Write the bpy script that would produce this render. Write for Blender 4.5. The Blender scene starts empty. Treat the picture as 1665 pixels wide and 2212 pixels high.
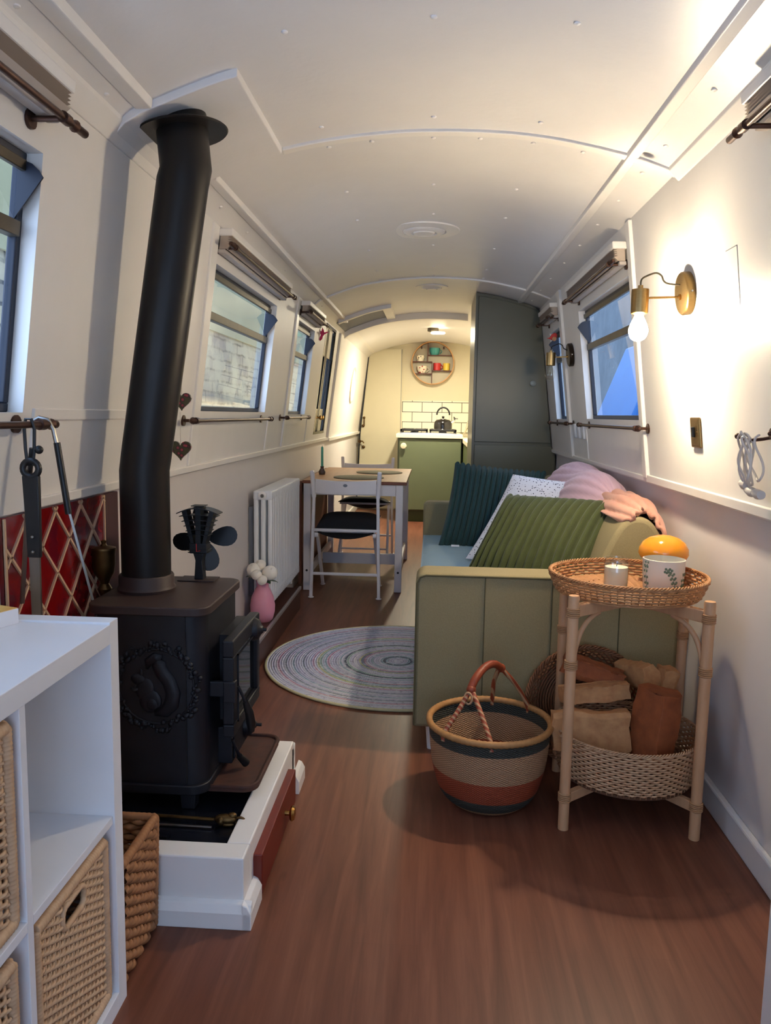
import bpy, math, random
from mathutils import Vector, Matrix
random.seed(7)
S = bpy.context.scene
COL = S.collection
pi = math.pi
sin, cos = math.sin, math.cos

# ------------------------------------------------------------------ mesh builder
class MB:
    def __init__(s): s.v = []; s.f = []
    def add(s, vs, fs):
        n = len(s.v); s.v += [tuple(p) for p in vs]; s.f += [tuple(i+n for i in f) for f in fs]; return s
    def box(s, x0, x1, y0, y1, z0, z1, fn=None):
        vs = [(x, y, z) for x in (x0, x1) for y in (y0, y1) for z in (z0, z1)]
        if fn: vs = [fn(*p) for p in vs]
        return s.add(vs, [(0,1,3,2),(4,6,7,5),(0,4,5,1),(2,3,7,6),(0,2,6,4),(1,5,7,3)])
    def obox(s, c, size, rot=None):
        hx, hy, hz = [a/2 for a in size]; c = Vector(c)
        m = rot.to_3x3() if rot else Matrix.Identity(3)
        return s.box(-hx, hx, -hy, hy, -hz, hz, lambda x, y, z: c + m @ Vector((x, y, z)))
    def bar(s, p0, p1, w, h, up=(0,0,1)):
        p0 = Vector(p0); p1 = Vector(p1); d = (p1-p0); L = d.length; d.normalize()
        u = Vector(up); a = d.cross(u)
        if a.length < 1e-4: a = Vector((1,0,0))
        a.normalize(); b = a.cross(d)
        vs = []
        for t in (p0, p1):
            for i, j in ((-1,-1),(1,-1),(1,1),(-1,1)): vs.append(t + a*(i*w/2) + b*(j*h/2))
        return s.add(vs, [(0,3,2,1),(4,5,6,7),(0,1,5,4),(1,2,6,5),(2,3,7,6),(3,0,4,7)])
    def tube(s, path, r, n=8, closed=False, caps=True, flat=1.0, up=None):
        P = [Vector(p) for p in path]; N = len(P)
        R = r if isinstance(r, (list, tuple)) else [r]*N
        vs = []; fs = []; a = None
        for i in range(N):
            if closed: d = P[(i+1) % N]-P[i-1]
            else: d = P[min(i+1, N-1)]-P[max(i-1, 0)]
            if d.length < 1e-9: d = Vector((0,0,1))
            d.normalize()
            if a is None:
                u = Vector(up) if up else (Vector((0,0,1)) if abs(d.z) < .9 else Vector((1,0,0)))
                a = d.cross(u)
            a = a - d*a.dot(d)
            if a.length < 1e-6: a = d.orthogonal()
            a.normalize(); b = d.cross(a)
            for k in range(n):
                t = 2*pi*k/n
                vs.append(P[i] + (a*cos(t) + b*(sin(t)*flat))*R[i])
        M = N if closed else N-1
        for i in range(M):
            j = (i+1) % N
            for k in range(n):
                l = (k+1) % n
                fs.append((i*n+k, i*n+l, j*n+l, j*n+k))
        if caps and not closed:
            fs.append(tuple(range(n-1, -1, -1))); fs.append(tuple((N-1)*n+k for k in range(n)))
        return s.add(vs, fs)
    def cyl(s, p0, p1, r, r1=None, n=16): return s.tube([p0, p1], [r, r if r1 is None else r1], n)
    def lathe(s, prof, c=(0,0,0), n=32, rot=None, sc=(1,1)):
        c = Vector(c); m = rot.to_3x3() if rot else Matrix.Identity(3); vs = []; fs = []
        for (r, z) in prof:
            for k in range(n):
                t = 2*pi*k/n
                vs.append(c + m @ Vector((r*cos(t)*sc[0], r*sin(t)*sc[1], z)))
        for i in range(len(prof)-1):
            for k in range(n):
                l = (k+1) % n
                fs.append((i*n+k, i*n+l, (i+1)*n+l, (i+1)*n+k))
        if prof[0][0] > 1e-4: fs.append(tuple(range(n-1, -1, -1)))
        if prof[-1][0] > 1e-4: fs.append(tuple((len(prof)-1)*n+k for k in range(n)))
        return s.add(vs, fs)
    def ball(s, c, r, nu=14, nv=9, rot=None):
        if not isinstance(r, (tuple, list)): r = (r, r, r)
        c = Vector(c); m = rot.to_3x3() if rot else Matrix.Identity(3); vs = []; fs = []
        for i in range(nv+1):
            p = pi*i/nv
            for k in range(nu):
                t = 2*pi*k/nu
                vs.append(c + m @ Vector((r[0]*sin(p)*cos(t), r[1]*sin(p)*sin(t), -r[2]*cos(p))))
        for i in range(nv):
            for k in range(nu):
                l = (k+1) % nu
                fs.append((i*nu+k, i*nu+l, (i+1)*nu+l, (i+1)*nu+k))
        return s.add(vs, fs)
    def prism(s, poly, fn, d0, d1):      # poly of (a,b); fn(a,b,d) -> point
        n = len(poly)
        vs = [fn(a, b, d0) for a, b in poly] + [fn(a, b, d1) for a, b in poly]
        fs = [tuple(range(n-1, -1, -1)), tuple(range(n, 2*n))]
        for i in range(n):
            j = (i+1) % n; fs.append((i, j, n+j, n+i))
        return s.add(vs, fs)
    def grid(s, fn, nu, nv, cu=False, cv=False):
        vs = [fn(i/(nu), j/(nv)) for i in range(nu if cu else nu+1) for j in range(nv if cv else nv+1)]
        W = nv if cv else nv+1; H = nu if cu else nu+1; fs = []
        for i in range(nu):
            for j in range(nv):
                i1 = (i+1) % H; j1 = (j+1) % W
                fs.append((i*W+j, i1*W+j, i1*W+j1, i*W+j1))
        return s.add(vs, fs)
    def build(s, name, mat, parent=None, smooth=False, bevel=0, bseg=2, sub=0, solid=0, kind=None, label=None, keep=False):
        me = bpy.data.meshes.new(name)
        if parent is not None: off = WORLD[parent.name]
        else:
            xs = [p[0] for p in s.v]; ys = [p[1] for p in s.v]; zs = [p[2] for p in s.v]
            off = Vector(((min(xs)+max(xs))/2, (min(ys)+max(ys))/2, min(zs)))
            if keep: off = Vector((0, 0, 0))
        me.from_pydata([(p[0]-off.x, p[1]-off.y, p[2]-off.z) for p in s.v], [], s.f)
        me.validate(); me.update()
        import bmesh
        bm = bmesh.new(); bm.from_mesh(me); bmesh.ops.recalc_face_normals(bm, faces=bm.faces); bm.to_mesh(me); bm.free()
        if smooth:
            me.polygons.foreach_set('use_smooth', [True]*len(me.polygons))
            if smooth != 'all':
                try: me.set_sharp_from_angle(angle=math.radians(40))
                except Exception: pass
        o = bpy.data.objects.new(name, me); COL.objects.link(o)
        me.materials.append(mat)
        if parent is not None:
            o.parent = parent; WORLD[o.name] = off
        else:
            o.location = off; WORLD[o.name] = off
        if bevel:
            b = o.modifiers.new('bevel', 'BEVEL'); b.width = bevel; b.segments = bseg; b.limit_method = 'ANGLE'
        if solid:
            b = o.modifiers.new('solid', 'SOLIDIFY'); b.thickness = solid
        if sub:
            b = o.modifiers.new('sub', 'SUBSURF'); b.levels = sub; b.render_levels = sub
        if kind: o['kind'] = kind
        if label: o['label'] = label
        return o
WORLD = {}
def thing(name, label, cat, loc=(0,0,0), group=None):
    o = bpy.data.objects.new(name, None); COL.objects.link(o); o.empty_display_size = .05
    o.location = loc; WORLD[o.name] = Vector(loc)
    return tag(o, label, cat, group)
def tag(o, label, cat, group=None, kind=None):
    o['label'] = label; o['category'] = cat
    if group: o['group'] = group
    if kind: o['kind'] = kind
    return o
def struct(o, label=None):
    o['kind'] = 'structure'
    if label: o['label'] = label
    return o
def copy_thing(root, loc, rz=0.0, label=None, scale=None, group=None):
    r = root.copy(); COL.objects.link(r); r.location = loc
    if rz: r.rotation_euler = (0, 0, rz)
    if scale: r.scale = scale
    if label: r['label'] = label
    if group: r['group'] = group
    for ch in list(root.children):
        c = ch.copy(); COL.objects.link(c); c.parent = r
        for g in list(ch.children):
            d = g.copy(); COL.objects.link(d); d.parent = c
    return r

# ------------------------------------------------------------------ materials
def lin(c):
    return tuple(((x/255.)/12.92 if x/255. <= .04045 else ((x/255.+.055)/1.055)**2.4) for x in c)
class NT:
    def __init__(s, name):
        s.m = bpy.data.materials.new(name); s.m.use_nodes = True; s.t = s.m.node_tree; s.t.nodes.clear()
        s.out = s.n('ShaderNodeOutputMaterial')
    def n(s, typ, **k):
        x = s.t.nodes.new(typ)
        for a, b in k.items():
            if a.startswith('i_'):
                key = a[2:]
                key = int(key) if key.isdigit() else key.replace('_', ' ')
                x.inputs[key].default_value = b
            else: setattr(x, a, b)
        return x
    def l(s, a, b): s.t.links.new(a, b)
    def coord(s, st=(1,1,1), kind='Object', rot=(0,0,0)):
        c = s.n('ShaderNodeTexCoord'); mp = s.n('ShaderNodeMapping'); s.l(c.outputs[kind], mp.inputs[0])
        mp.inputs['Scale'].default_value = st; mp.inputs['Rotation'].default_value = rot
        return mp.outputs[0]
    def ramp(s, fac, stops, interp='LINEAR'):
        r = s.n('ShaderNodeValToRGB'); r.color_ramp.interpolation = interp
        e = r.color_ramp.elements
        while len(e) < len(stops): e.new(.5)
        for q, (p, c) in zip(e, stops):
            q.position = p; q.color = (*c, 1)
        s.l(fac, r.inputs[0]); return r.outputs[0]
    def mix(s, fac, a, b, mode='MIX'):
        x = s.n('ShaderNodeMix', data_type='RGBA', blend_type=mode)
        for v, i in ((fac, 0), (a, 6), (b, 7)):
            if hasattr(v, 'links'): s.l(v, x.inputs[i])
            else: x.inputs[i].default_value = v if i == 0 else (*v, 1)
        return x.outputs[2]
    def math(s, op, a, b=0.0, c=None):
        x = s.n('ShaderNodeMath', operation=op)
        for i, v in enumerate((a, b) if c is None else (a, b, c)):
            if hasattr(v, 'links'): s.l(v, x.inputs[i])
            else: x.inputs[i].default_value = v
        return x.outputs[0]
    def bsdf(s, col, rough=.5, metal=0., height=None, bstr=.3, bdist=.002, coat=0., spec=.5, sub=0., trans=0., ior=1.45, emit=None, est=0., sheen=0.):
        b = s.n('ShaderNodeBsdfPrincipled')
        for v, key in ((col, 'Base Color'), (rough, 'Roughness')):
            if hasattr(v, 'links'): s.l(v, b.inputs[key])
            else: b.inputs[key].default_value = (*v, 1) if key == 'Base Color' else v
        b.inputs['Metallic'].default_value = metal; b.inputs['Coat Weight'].default_value = coat
        b.inputs['Specular IOR Level'].default_value = spec; b.inputs['Subsurface Weight'].default_value = sub
        b.inputs['Transmission Weight'].default_value = trans; b.inputs['IOR'].default_value = ior
        b.inputs['Sheen Weight'].default_value = sheen
        if sub: b.inputs['Subsurface Radius'].default_value = (.02, .01, .005)
        if emit: b.inputs['Emission Color'].default_value = (*emit, 1); b.inputs['Emission Strength'].default_value = est
        if height is not None:
            bp = s.n('ShaderNodeBump'); bp.inputs['Strength'].default_value = bstr; bp.inputs['Distance'].default_value = bdist
            s.l(height, bp.inputs['Height']); s.l(bp.outputs[0], b.inputs['Normal'])
        s.l(b.outputs[0], s.out.inputs[0]); return s.m
def mat(name, c, rough=.5, metal=0., c2=None, ns=8., st=(1,1,1), bump=0., bs=None, bd=.002, **k):
    t = NT(name); c = lin(c); co = t.coord(st)
    nz = t.n('ShaderNodeTexNoise', i_Scale=ns, i_Detail=4.); t.l(co, nz.inputs[0])
    col = c; h = None
    c2 = lin(c2) if c2 else tuple(x*.93 for x in c)
    col = t.mix(t.math('SMOOTHSTEP', nz.outputs[0], .3, .7) if False else nz.outputs[0], c, c2)
    if bump:
        n2 = t.n('ShaderNodeTexNoise', i_Scale=bs or ns, i_Detail=5.); t.l(co, n2.inputs[0]); h = n2.outputs[0]
    return t.bsdf(col, rough, metal, h, bump, bd, **k)

WHITE = mat('painted white wall', (232,228,222), .42, bump=.15, bs=30, bd=.003)
CEIL = mat('gloss white ceiling paint', (228,225,222), .36, bump=.35, bs=45, bd=.002)
LOWW = mat('lower wall paint', (214,208,206), .45, bump=.1, bs=30)
TRIM = mat('white gloss trim', (236,232,226), .35, bump=.1, bs=60)
BULB_OFF = mat('bulb filament', (200,190,170), .2, metal=.8)
SHELFW = mat('white melamine', (238,239,242), .38)
BRONZE = mat('aged bronze rod', (92,66,54), .38, metal=.75, c2=(60,42,36), ns=40)
FRAMEM = mat('bronze window frame', (86,78,62), .42, metal=.6, c2=(58,52,44), ns=20)
NAVY = mat('navy seal rubber', (22,28,44), .5)
BRASS = mat('polished brass', (205,165,95), .25, metal=1., c2=(170,128,70), ns=30)
BRASSD = mat('satin brass', (176,148,98), .34, metal=1., c2=(150,122,80), ns=60, st=(1,1,8))
BRASSO = mat('old dull brass', (120,92,52), .42, metal=.9, c2=(70,50,32), ns=30)
STEEL = mat('brushed steel', (150,146,140), .35, metal=1., c2=(105,100,95), ns=40, st=(1,1,.1))
CHROME = mat('chrome', (200,200,200), .15, metal=1.)
IRON = mat('matt black stove iron', (24,24,31), .48, c2=(16,16,22), ns=25, bump=.35, bs=260, bd=.0006, spec=.45)
IRONTOP = mat('heat browned stove top', (62,46,42), .55, c2=(48,36,34), ns=7, bump=.3, bs=200, bd=.0006)
FLUE = mat('black flue enamel', (18,16,15), .42, c2=(28,23,20), ns=6, bump=.15, bs=150, bd=.0004, spec=.3)
RUST = mat('rusted iron lip', (84,44,28), .75, c2=(40,30,28), ns=25, bump=.5, bs=60)
BLACK = mat('black plastic', (20,20,22), .4)
BLKGL = mat('black glazed slate', (12,14,22), .18, c2=(20,22,30), ns=12)
DARKG = mat('stove glass', (10,12,16), .05, spec=1.)
REDW = mat('red stained drawer wood', (118,34,22), .4, c2=(86,22,16), ns=12, st=(1,.15,1), bump=.2, bs=20)
MAROON = mat('dark maroon wood strip', (72,34,38), .5, c2=(52,24,28), ns=30, st=(1,1,.1))
GREEN = mat('sage green cabinet paint', (98,106,80), .42)
GREENK = mat('dark green toe kick', (66,76,40), .5)
GREYG = mat('grey green cupboard paint', (92,92,76), .3, bump=.12, bs=12, bd=.002)
WORKTOP = mat('cream worktop', (226,216,190), .35)
WOODT = mat('birch table top', (186,138,92), .42, c2=(160,108,70), ns=6, st=(6,.6,6), bump=.1, bs=20)
WOODE = mat('oiled brown table edge', (126,74,50), .45, c2=(98,54,36), ns=8, st=(6,.6,6))
CHAIRW = mat('white painted beech', (226,222,224), .4)
CLOTHB = mat('black seat fabric', (14,14,20), .9, bump=.4, bs=300)
SOFA = mat('olive woven upholstery', (150,138,104), .9, c2=(124,112,82), ns=260, bump=.5, bs=420, bd=.001)
SOFAB = mat('pale blue grey seat upholstery', (150,172,176), .9, c2=(130,152,156), ns=260, bump=.4, bs=420, bd=.001)
PIPE = mat('sofa piping seam', (84,78,54), .9)
TEAL = mat('dark teal plush', (20,62,62), .85, c2=(12,44,46), ns=30, bump=.6, bs=220, bd=.002, sheen=.15)
OLIVE = mat('olive green plush', (62,72,30), .85, c2=(42,50,20), ns=30, bump=.6, bs=220, bd=.002, sheen=.15)
LILAC = mat('lilac plush blanket', (214,178,190), .9, c2=(196,160,176), ns=14, bump=.5, bs=200, bd=.002, sheen=.2)
PEACH = mat('peach plush blanket', (204,152,132), .9, c2=(178,124,108), ns=14, bump=.5, bs=200, bd=.002, sheen=.2)
RATTAN = mat('peeled rattan cane', (206,162,122), .5, c2=(184,138,98), ns=10, st=(6,6,1), bump=.15, bs=60)
RATBIND = mat('rattan binding', (194,148,104), .5, c2=(160,116,78), ns=50)
WICKER = mat('honey wicker', (196,146,96), .55, c2=(150,98,60), ns=40)
WICKERP = mat('pale wicker', (216,176,136), .6, c2=(176,132,94), ns=50)
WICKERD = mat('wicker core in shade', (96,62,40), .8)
CANE = mat('bleached cane strand', (222,188,150), .55, c2=(176,138,104), ns=45)
HYA = mat('water hyacinth plait', (178,124,80), .7, c2=(116,74,44), ns=40, bump=.4, bs=80)
BARK = mat('split log bark', (176,96,50), .8, c2=(104,52,28), ns=26, bump=.8, bs=30, bd=.006)
LOGW = mat('split log pale wood', (216,164,110), .75, c2=(150,92,52), ns=34, st=(1,1,1), bump=.8, bs=24, bd=.004)
WAX = mat('cream wax', (250,238,212), .45)
POTW = mat('cream glazed pot', (222,216,200), .3)
ORANGE = mat('orange glass dome', (252,168,44), .12, c2=(250,156,34), spec=.8, sub=.35)
PINKV = mat('pink frosted vase', (226,156,178), .45, sub=.2)
ROSE = mat('white rose petal', (244,238,226), .6)
LEAF = mat('leaf green', (44,84,40), .5, c2=(30,60,30))
RADW = mat('white radiator enamel', (232,234,236), .3)
GREYD = mat('grey recess', (120,124,132), .6)
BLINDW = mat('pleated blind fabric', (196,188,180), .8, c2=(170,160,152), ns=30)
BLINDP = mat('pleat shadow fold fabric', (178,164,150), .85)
BROWNL = mat('brown ledge vinyl', (84,48,36), .5, c2=(64,36,28), ns=8, st=(6,.6,6))
STRIP = mat('aluminium edging strip', (176,170,168), .4, metal=.6)
PINK = mat('magenta paint', (206,26,92), .4)
REDP = mat('red paint', (196,40,36), .45)
YEL = mat('yellow glaze', (226,196,74), .3)
REDG = mat('red glaze', (196,52,52), .3)
TEALG = mat('turquoise glaze', (74,160,156), .3)
CANDLE = mat('mint green candle wax', (92,176,146), .5, sub=.2)
CABLE = mat('white cable', (206,198,190), .45)
CREAM = mat('cream door paint', (214,206,176), .4, bump=.1, bs=30)
BLACKE = mat('black enamel kettle', (16,14,14), .15, spec=.8)
MATCH = mat('white card box', (232,232,236), .6)
LEATHER = mat('rust leather wrap', (150,66,34), .5, c2=(104,42,24), ns=60)
TWINE = mat('straw rim binding', (186,138,84), .6, c2=(140,94,52), ns=70)
TOWEL = mat('teal towel', (96,140,142), .95)
TEALC = mat('ceramic screw cap', (240,236,230), .35)

def glass_mat(name, tint=(.9,.95,1.), gl=.12):
    t = NT(name); tr = t.n('ShaderNodeBsdfTransparent'); tr.inputs[0].default_value = (*tint, 1)
    g = t.n('ShaderNodeBsdfGlossy'); g.inputs['Roughness'].default_value = .02
    fr = t.n('ShaderNodeFresnel'); fr.inputs[0].default_value = 1.5 if gl < .2 else 2.0
    ge = t.n('ShaderNodeNewGeometry')
    m = t.math('MULTIPLY', fr.outputs[0], t.math('SUBTRACT', 1., ge.outputs['Backfacing']))
    mx = t.n('ShaderNodeMixShader'); t.l(m, mx.inputs[0]); t.l(tr.outputs[0], mx.inputs[1]); t.l(g.outputs[0], mx.inputs[2])
    t.l(mx.outputs[0], t.out.inputs[0]); return t.m
GLASS = glass_mat('window glass')
JAR = glass_mat('clear jar glass', (.96,.97,.95), .3)

def floor_mat():
    t = NT('red brown vinyl planks'); co = t.coord((1,1,1))
    mp = t.n('ShaderNodeMapping'); mp.inputs['Rotation'].default_value = (0,0,pi/2); t.l(co, mp.inputs[0])
    br = t.n('ShaderNodeTexBrick', offset=.37, i_Scale=1., i_Mortar_Size=.0012, i_Brick_Width=1.22, i_Row_Height=.152, i_Bias=0.)
    br.inputs['Color1'].default_value = (1,1,1,1); br.inputs['Color2'].default_value = (.55,.55,.55,1); br.inputs['Mortar'].default_value = (.35,.35,.35,1)
    t.l(mp.outputs[0], br.inputs[0])
    n1 = t.n('ShaderNodeTexNoise', i_Scale=1., i_Detail=8., i_Roughness=.6, i_Distortion=.6); t.l(t.coord((26,1.6,1)), n1.inputs[0])
    n2 = t.n('ShaderNodeTexNoise', i_Scale=1., i_Detail=5., i_Roughness=.7); t.l(t.coord((150,6,1)), n2.inputs[0])
    n3 = t.n('ShaderNodeTexNoise', i_Scale=1., i_Detail=3., i_Distortion=1.5); t.l(t.coord((7,.8,1)), n3.inputs[0])
    c = t.ramp(n1.outputs[0], [(.3, lin((82,50,38))), (.5, lin((112,70,53))), (.7, lin((134,88,67)))])
    c = t.mix(t.math('MULTIPLY', n2.outputs[0], .35), c, lin((92,50,38)))
    c = t.mix(t.math('MULTIPLY', n3.outputs[0], .45), c, lin((112,62,42)))
    c = t.mix(.12, c, br.outputs[0], 'MULTIPLY')
    v = t.n('ShaderNodeTexVoronoi', i_Scale=1.); t.l(t.coord((2.6,1.1,1)), v.inputs[0])
    kn = t.ramp(v.outputs[0], [(.0, (0,0,0)), (.035, (1,1,1))])
    c = t.mix(.45, c, kn, 'MULTIPLY')
    return t.bsdf(c, .42, 0, n2.outputs[0], .12, .001, spec=.4)
FLOORM = floor_mat()
def rug_mat():
    t = NT('braided pastel rug'); co = t.coord()
    ln = t.n('ShaderNodeVectorMath', operation='LENGTH'); t.l(co, ln.inputs[0]); r = t.math('DIVIDE', ln.outputs['Value'], .64)
    P = dict(w=(222,220,230), l=(202,200,218), g=(160,166,178), p=(212,172,188), y=(208,206,162), b=(172,192,204), d=(108,114,126), m=(176,198,190), v=(208,204,222))
    seq = 'vwlvbdbwlvblwpgylwvwmdwbwlvwpbwmywpvwlgwvlbwvgwlpwvwwy'
    st = [(i/len(seq), lin(P[ch])) for i, ch in enumerate(seq)]
    # two ramps of 27 stops each, switched at the middle
    h = len(seq)//2
    c1 = t.ramp(r, st[:h], 'CONSTANT'); c2 = t.ramp(r, st[h:], 'CONSTANT')
    c = t.mix(t.math('GREATER_THAN', r, st[h][0]), c1, c2)
    v = t.n('ShaderNodeTexVoronoi', i_Scale=75.); t.l(co, v.inputs[0])
    sp = t.n('ShaderNodeTexNoise', i_Scale=60., i_Detail=2.); t.l(co, sp.inputs[0])
    dk = t.math('GREATER_THAN', sp.outputs[0], .62)
    c = t.mix(t.math('MULTIPLY', dk, .38), c, lin((120,118,140)))
    lt = t.math('LESS_THAN', sp.outputs[0], .4)
    c = t.mix(t.math('MULTIPLY', lt, .5), c, lin((232,230,236)))
    w = t.math('SINE', t.math('MULTIPLY', r, 2*pi*len(seq)))
    hh = t.math('ADD', w, t.math('MULTIPLY', v.outputs[0], 1.5))
    return t.bsdf(c, .95, 0, hh, .8, .004)
RUGM = rug_mat()
def spots_mat():
    t = NT('white cotton with small navy spots'); v = t.n('ShaderNodeTexVoronoi', i_Scale=82., i_Randomness=.85); t.l(t.coord(), v.inputs[0])
    f = t.math('LESS_THAN', v.outputs[0], .26)
    c = t.mix(f, lin((222,222,228)), lin((44,46,64)))
    return t.bsdf(c, .9)
SPOTS = spots_mat()
def heart_mat():
    t = NT('white glaze with red hearts'); v = t.n('ShaderNodeTexVoronoi', i_Scale=30.); t.l(t.coord(), v.inputs[0])
    f = t.math('LESS_THAN', v.outputs[0], .28); c = t.mix(f, lin((226,218,196)), lin((170,36,40)))
    return t.bsdf(c, .3)
HEARTC = heart_mat()
def dots_mat():
    t = NT('cream glaze with dark dots'); v = t.n('ShaderNodeTexVoronoi', i_Scale=44.); t.l(t.coord(), v.inputs[0])
    f = t.math('LESS_THAN', v.outputs[0], .3); c = t.mix(f, lin((232,224,200)), lin((58,34,30)))
    return t.bsdf(c, .3)
DOTSC = dots_mat()
def floral_mat():
    t = NT('dark floral lacquer'); v = t.n('ShaderNodeTexVoronoi', i_Scale=60.); t.l(t.coord(), v.inputs[0])
    c = t.ramp(v.outputs[0], [(0, lin((170,60,80))), (.3, lin((120,40,56))), (.34, lin((44,20,30))), (.6, lin((60,60,34)))])
    return t.bsdf(c, .35)
FLORAL = floral_mat()
def tile_mat():
    t = NT('white metro tiles'); c = t.n('ShaderNodeTexCoord'); s = t.n('ShaderNodeSeparateXYZ'); t.l(c.outputs['Object'], s.inputs[0])
    cb = t.n('ShaderNodeCombineXYZ'); t.l(s.outputs[0], cb.inputs[0]); t.l(s.outputs[2], cb.inputs[1])
    br = t.n('ShaderNodeTexBrick', offset=.5, i_Scale=1., i_Mortar_Size=.004, i_Mortar_Smooth=.1, i_Brick_Width=.246, i_Row_Height=.123)
    for k, v in (('Color1', (232,228,206)), ('Color2', (226,222,200)), ('Mortar', (84,78,64))): br.inputs[k].default_value = (*lin(v), 1)
    t.l(cb.outputs[0], br.inputs[0])
    return t.bsdf(br.outputs[0], .2, 0, t.math('SUBTRACT', 1., br.outputs['Fac']), .3, .002)
TILES = tile_mat()
def stone_mat():
    t = NT('weathered brick bank wall'); c = t.n('ShaderNodeTexCoord'); s = t.n('ShaderNodeSeparateXYZ'); t.l(c.outputs['Object'], s.inputs[0])
    nz = t.n('ShaderNodeTexNoise', i_Scale=5., i_Detail=4.); t.l(c.outputs['Object'], nz.inputs[0])
    cb = t.n('ShaderNodeCombineXYZ'); t.l(t.math('ADD', s.outputs[1], t.math('MULTIPLY', nz.outputs[0], .08)), cb.inputs[0]); t.l(t.math('ADD', s.outputs[2], t.math('MULTIPLY', nz.outputs[0], .05)), cb.inputs[1])
    br = t.n('ShaderNodeTexBrick', offset=.5, i_Scale=1., i_Mortar_Size=.012, i_Mortar_Smooth=.4, i_Brick_Width=.46, i_Row_Height=.10)
    for k, v in (('Color1', (150,138,112)), ('Color2', (96,92,86)), ('Mortar', (40,40,42))): br.inputs[k].default_value = (*lin(v), 1)
    t.l(cb.outputs[0], br.inputs[0])
    n2 = t.n('ShaderNodeTexNoise', i_Scale=3., i_Detail=8., i_Roughness=.7); t.l(c.outputs['Object'], n2.inputs[0])
    col = t.mix(t.ramp(n2.outputs[0], [(.4, (0,0,0)), (.6, (1,1,1))]), br.outputs[0], lin((158,146,116)))
    return t.bsdf(col, .9, 0, br.outputs['Fac'], -.5, .02)
STONE = stone_mat()
RENDER = mat('pale bridge render', (150,142,104), .85, c2=(122,116,84), ns=2., bump=.3, bs=8, bd=.01)
def redtile_mat():
    t = NT('deep red glazed tile'); co = t.coord()
    n1 = t.n('ShaderNodeTexNoise', i_Scale=9., i_Detail=3.); t.l(co, n1.inputs[0])
    c = t.ramp(n1.outputs[0], [(.3, lin((84,8,12))), (.5, lin((122,14,16))), (.7, lin((84,18,34)))])
    return t.bsdf(c, .14, 0, n1.outputs[0], .3, .004, coat=.3)
REDTILE = redtile_mat()
GROUT = mat('cream grout', (206,172,140), .7)
def bolga_mat():
    t = NT('striped elephant grass weave'); c = t.n('ShaderNodeTexCoord'); s = t.n('ShaderNodeSeparateXYZ'); t.l(c.outputs['Object'], s.inputs[0])
    z = t.math('DIVIDE', s.outputs[2], .25)
    tan = lin((190,148,108)); or_ = lin((168,70,36)); gr = lin((36,56,52)); st = lin((188,142,82))
    col = t.ramp(z, [(0, tan), (.08, gr), (.23, or_), (.50, tan), (.86, gr), (1.0, st)], 'CONSTANT')
    at = t.math('ARCTAN2', s.outputs[1], s.outputs[0])
    w = t.math('MULTIPLY', t.math('SINE', t.math('MULTIPLY', at, 72.)), t.math('SINE', t.math('MULTIPLY', s.outputs[2], 900.)))
    col = t.mix(t.math('MULTIPLY', t.math('ADD', w, 1.), .28), col, lin((84,54,34)))
    return t.bsdf(col, .7, 0, w, .8, .002)
BOLGA = bolga_mat()
def wrap_mat():
    t = NT('leather wound handle'); c = t.coord(); w = t.n('ShaderNodeTexWave', i_Scale=26., i_Distortion=.5); t.l(c, w.inputs[0])
    w.bands_direction = 'DIAGONAL'
    col = t.mix(t.math('GREATER_THAN', w.outputs['Fac'], .62), lin((142,60,32)), lin((176,136,98)))
    return t.bsdf(col, .5, 0, w.outputs['Fac'], .5, .002)
WRAP = wrap_mat()
# ------------------------------------------------------------------ the boat's cross-section
def lx(z): return -.93 + .1216*(z-.972)
def rx(z): return .87 - .1275*(z-.945)
CP = [(-.86,1.83),(-.818,1.893),(-.775,1.935),(-.72,1.960),(-.5,2.036),(-.25,2.078),(0,2.092),(.3,2.075),(.6,2.014),(.74,1.965),(.83,1.93)]
def zc(x):
    for i in range(1, len(CP)-2):
        if x <= CP[i+1][0]: break
    p0, p1, p2, p3 = CP[i-1], CP[i], CP[i+1], CP[i+2]
    t = (x-p1[0])/(p2[0]-p1[0]); h = p2[0]-p1[0]
    m1 = (p2[1]-p0[1])/(p2[0]-p0[0])*h; m2 = (p3[1]-p1[1])/(p3[0]-p1[0])*h
    return (2*t**3-3*t*t+1)*p1[1] + (t**3-2*t*t+t)*m1 + (-2*t**3+3*t*t)*p2[1] + (t**3-t*t)*m2
Y0, Y1 = -1.7, 9.9
ZT_L, ZT_R = 1.893, 1.965
ZB_L, ZB_R = .965, .945
WT = .06
def wallfn(side):
    def fn(y, z, d):        # d positive = outward
        return Vector(((lx(z)-d) if side == 'L' else (rx(z)+d), y, z))
    return fn
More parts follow.
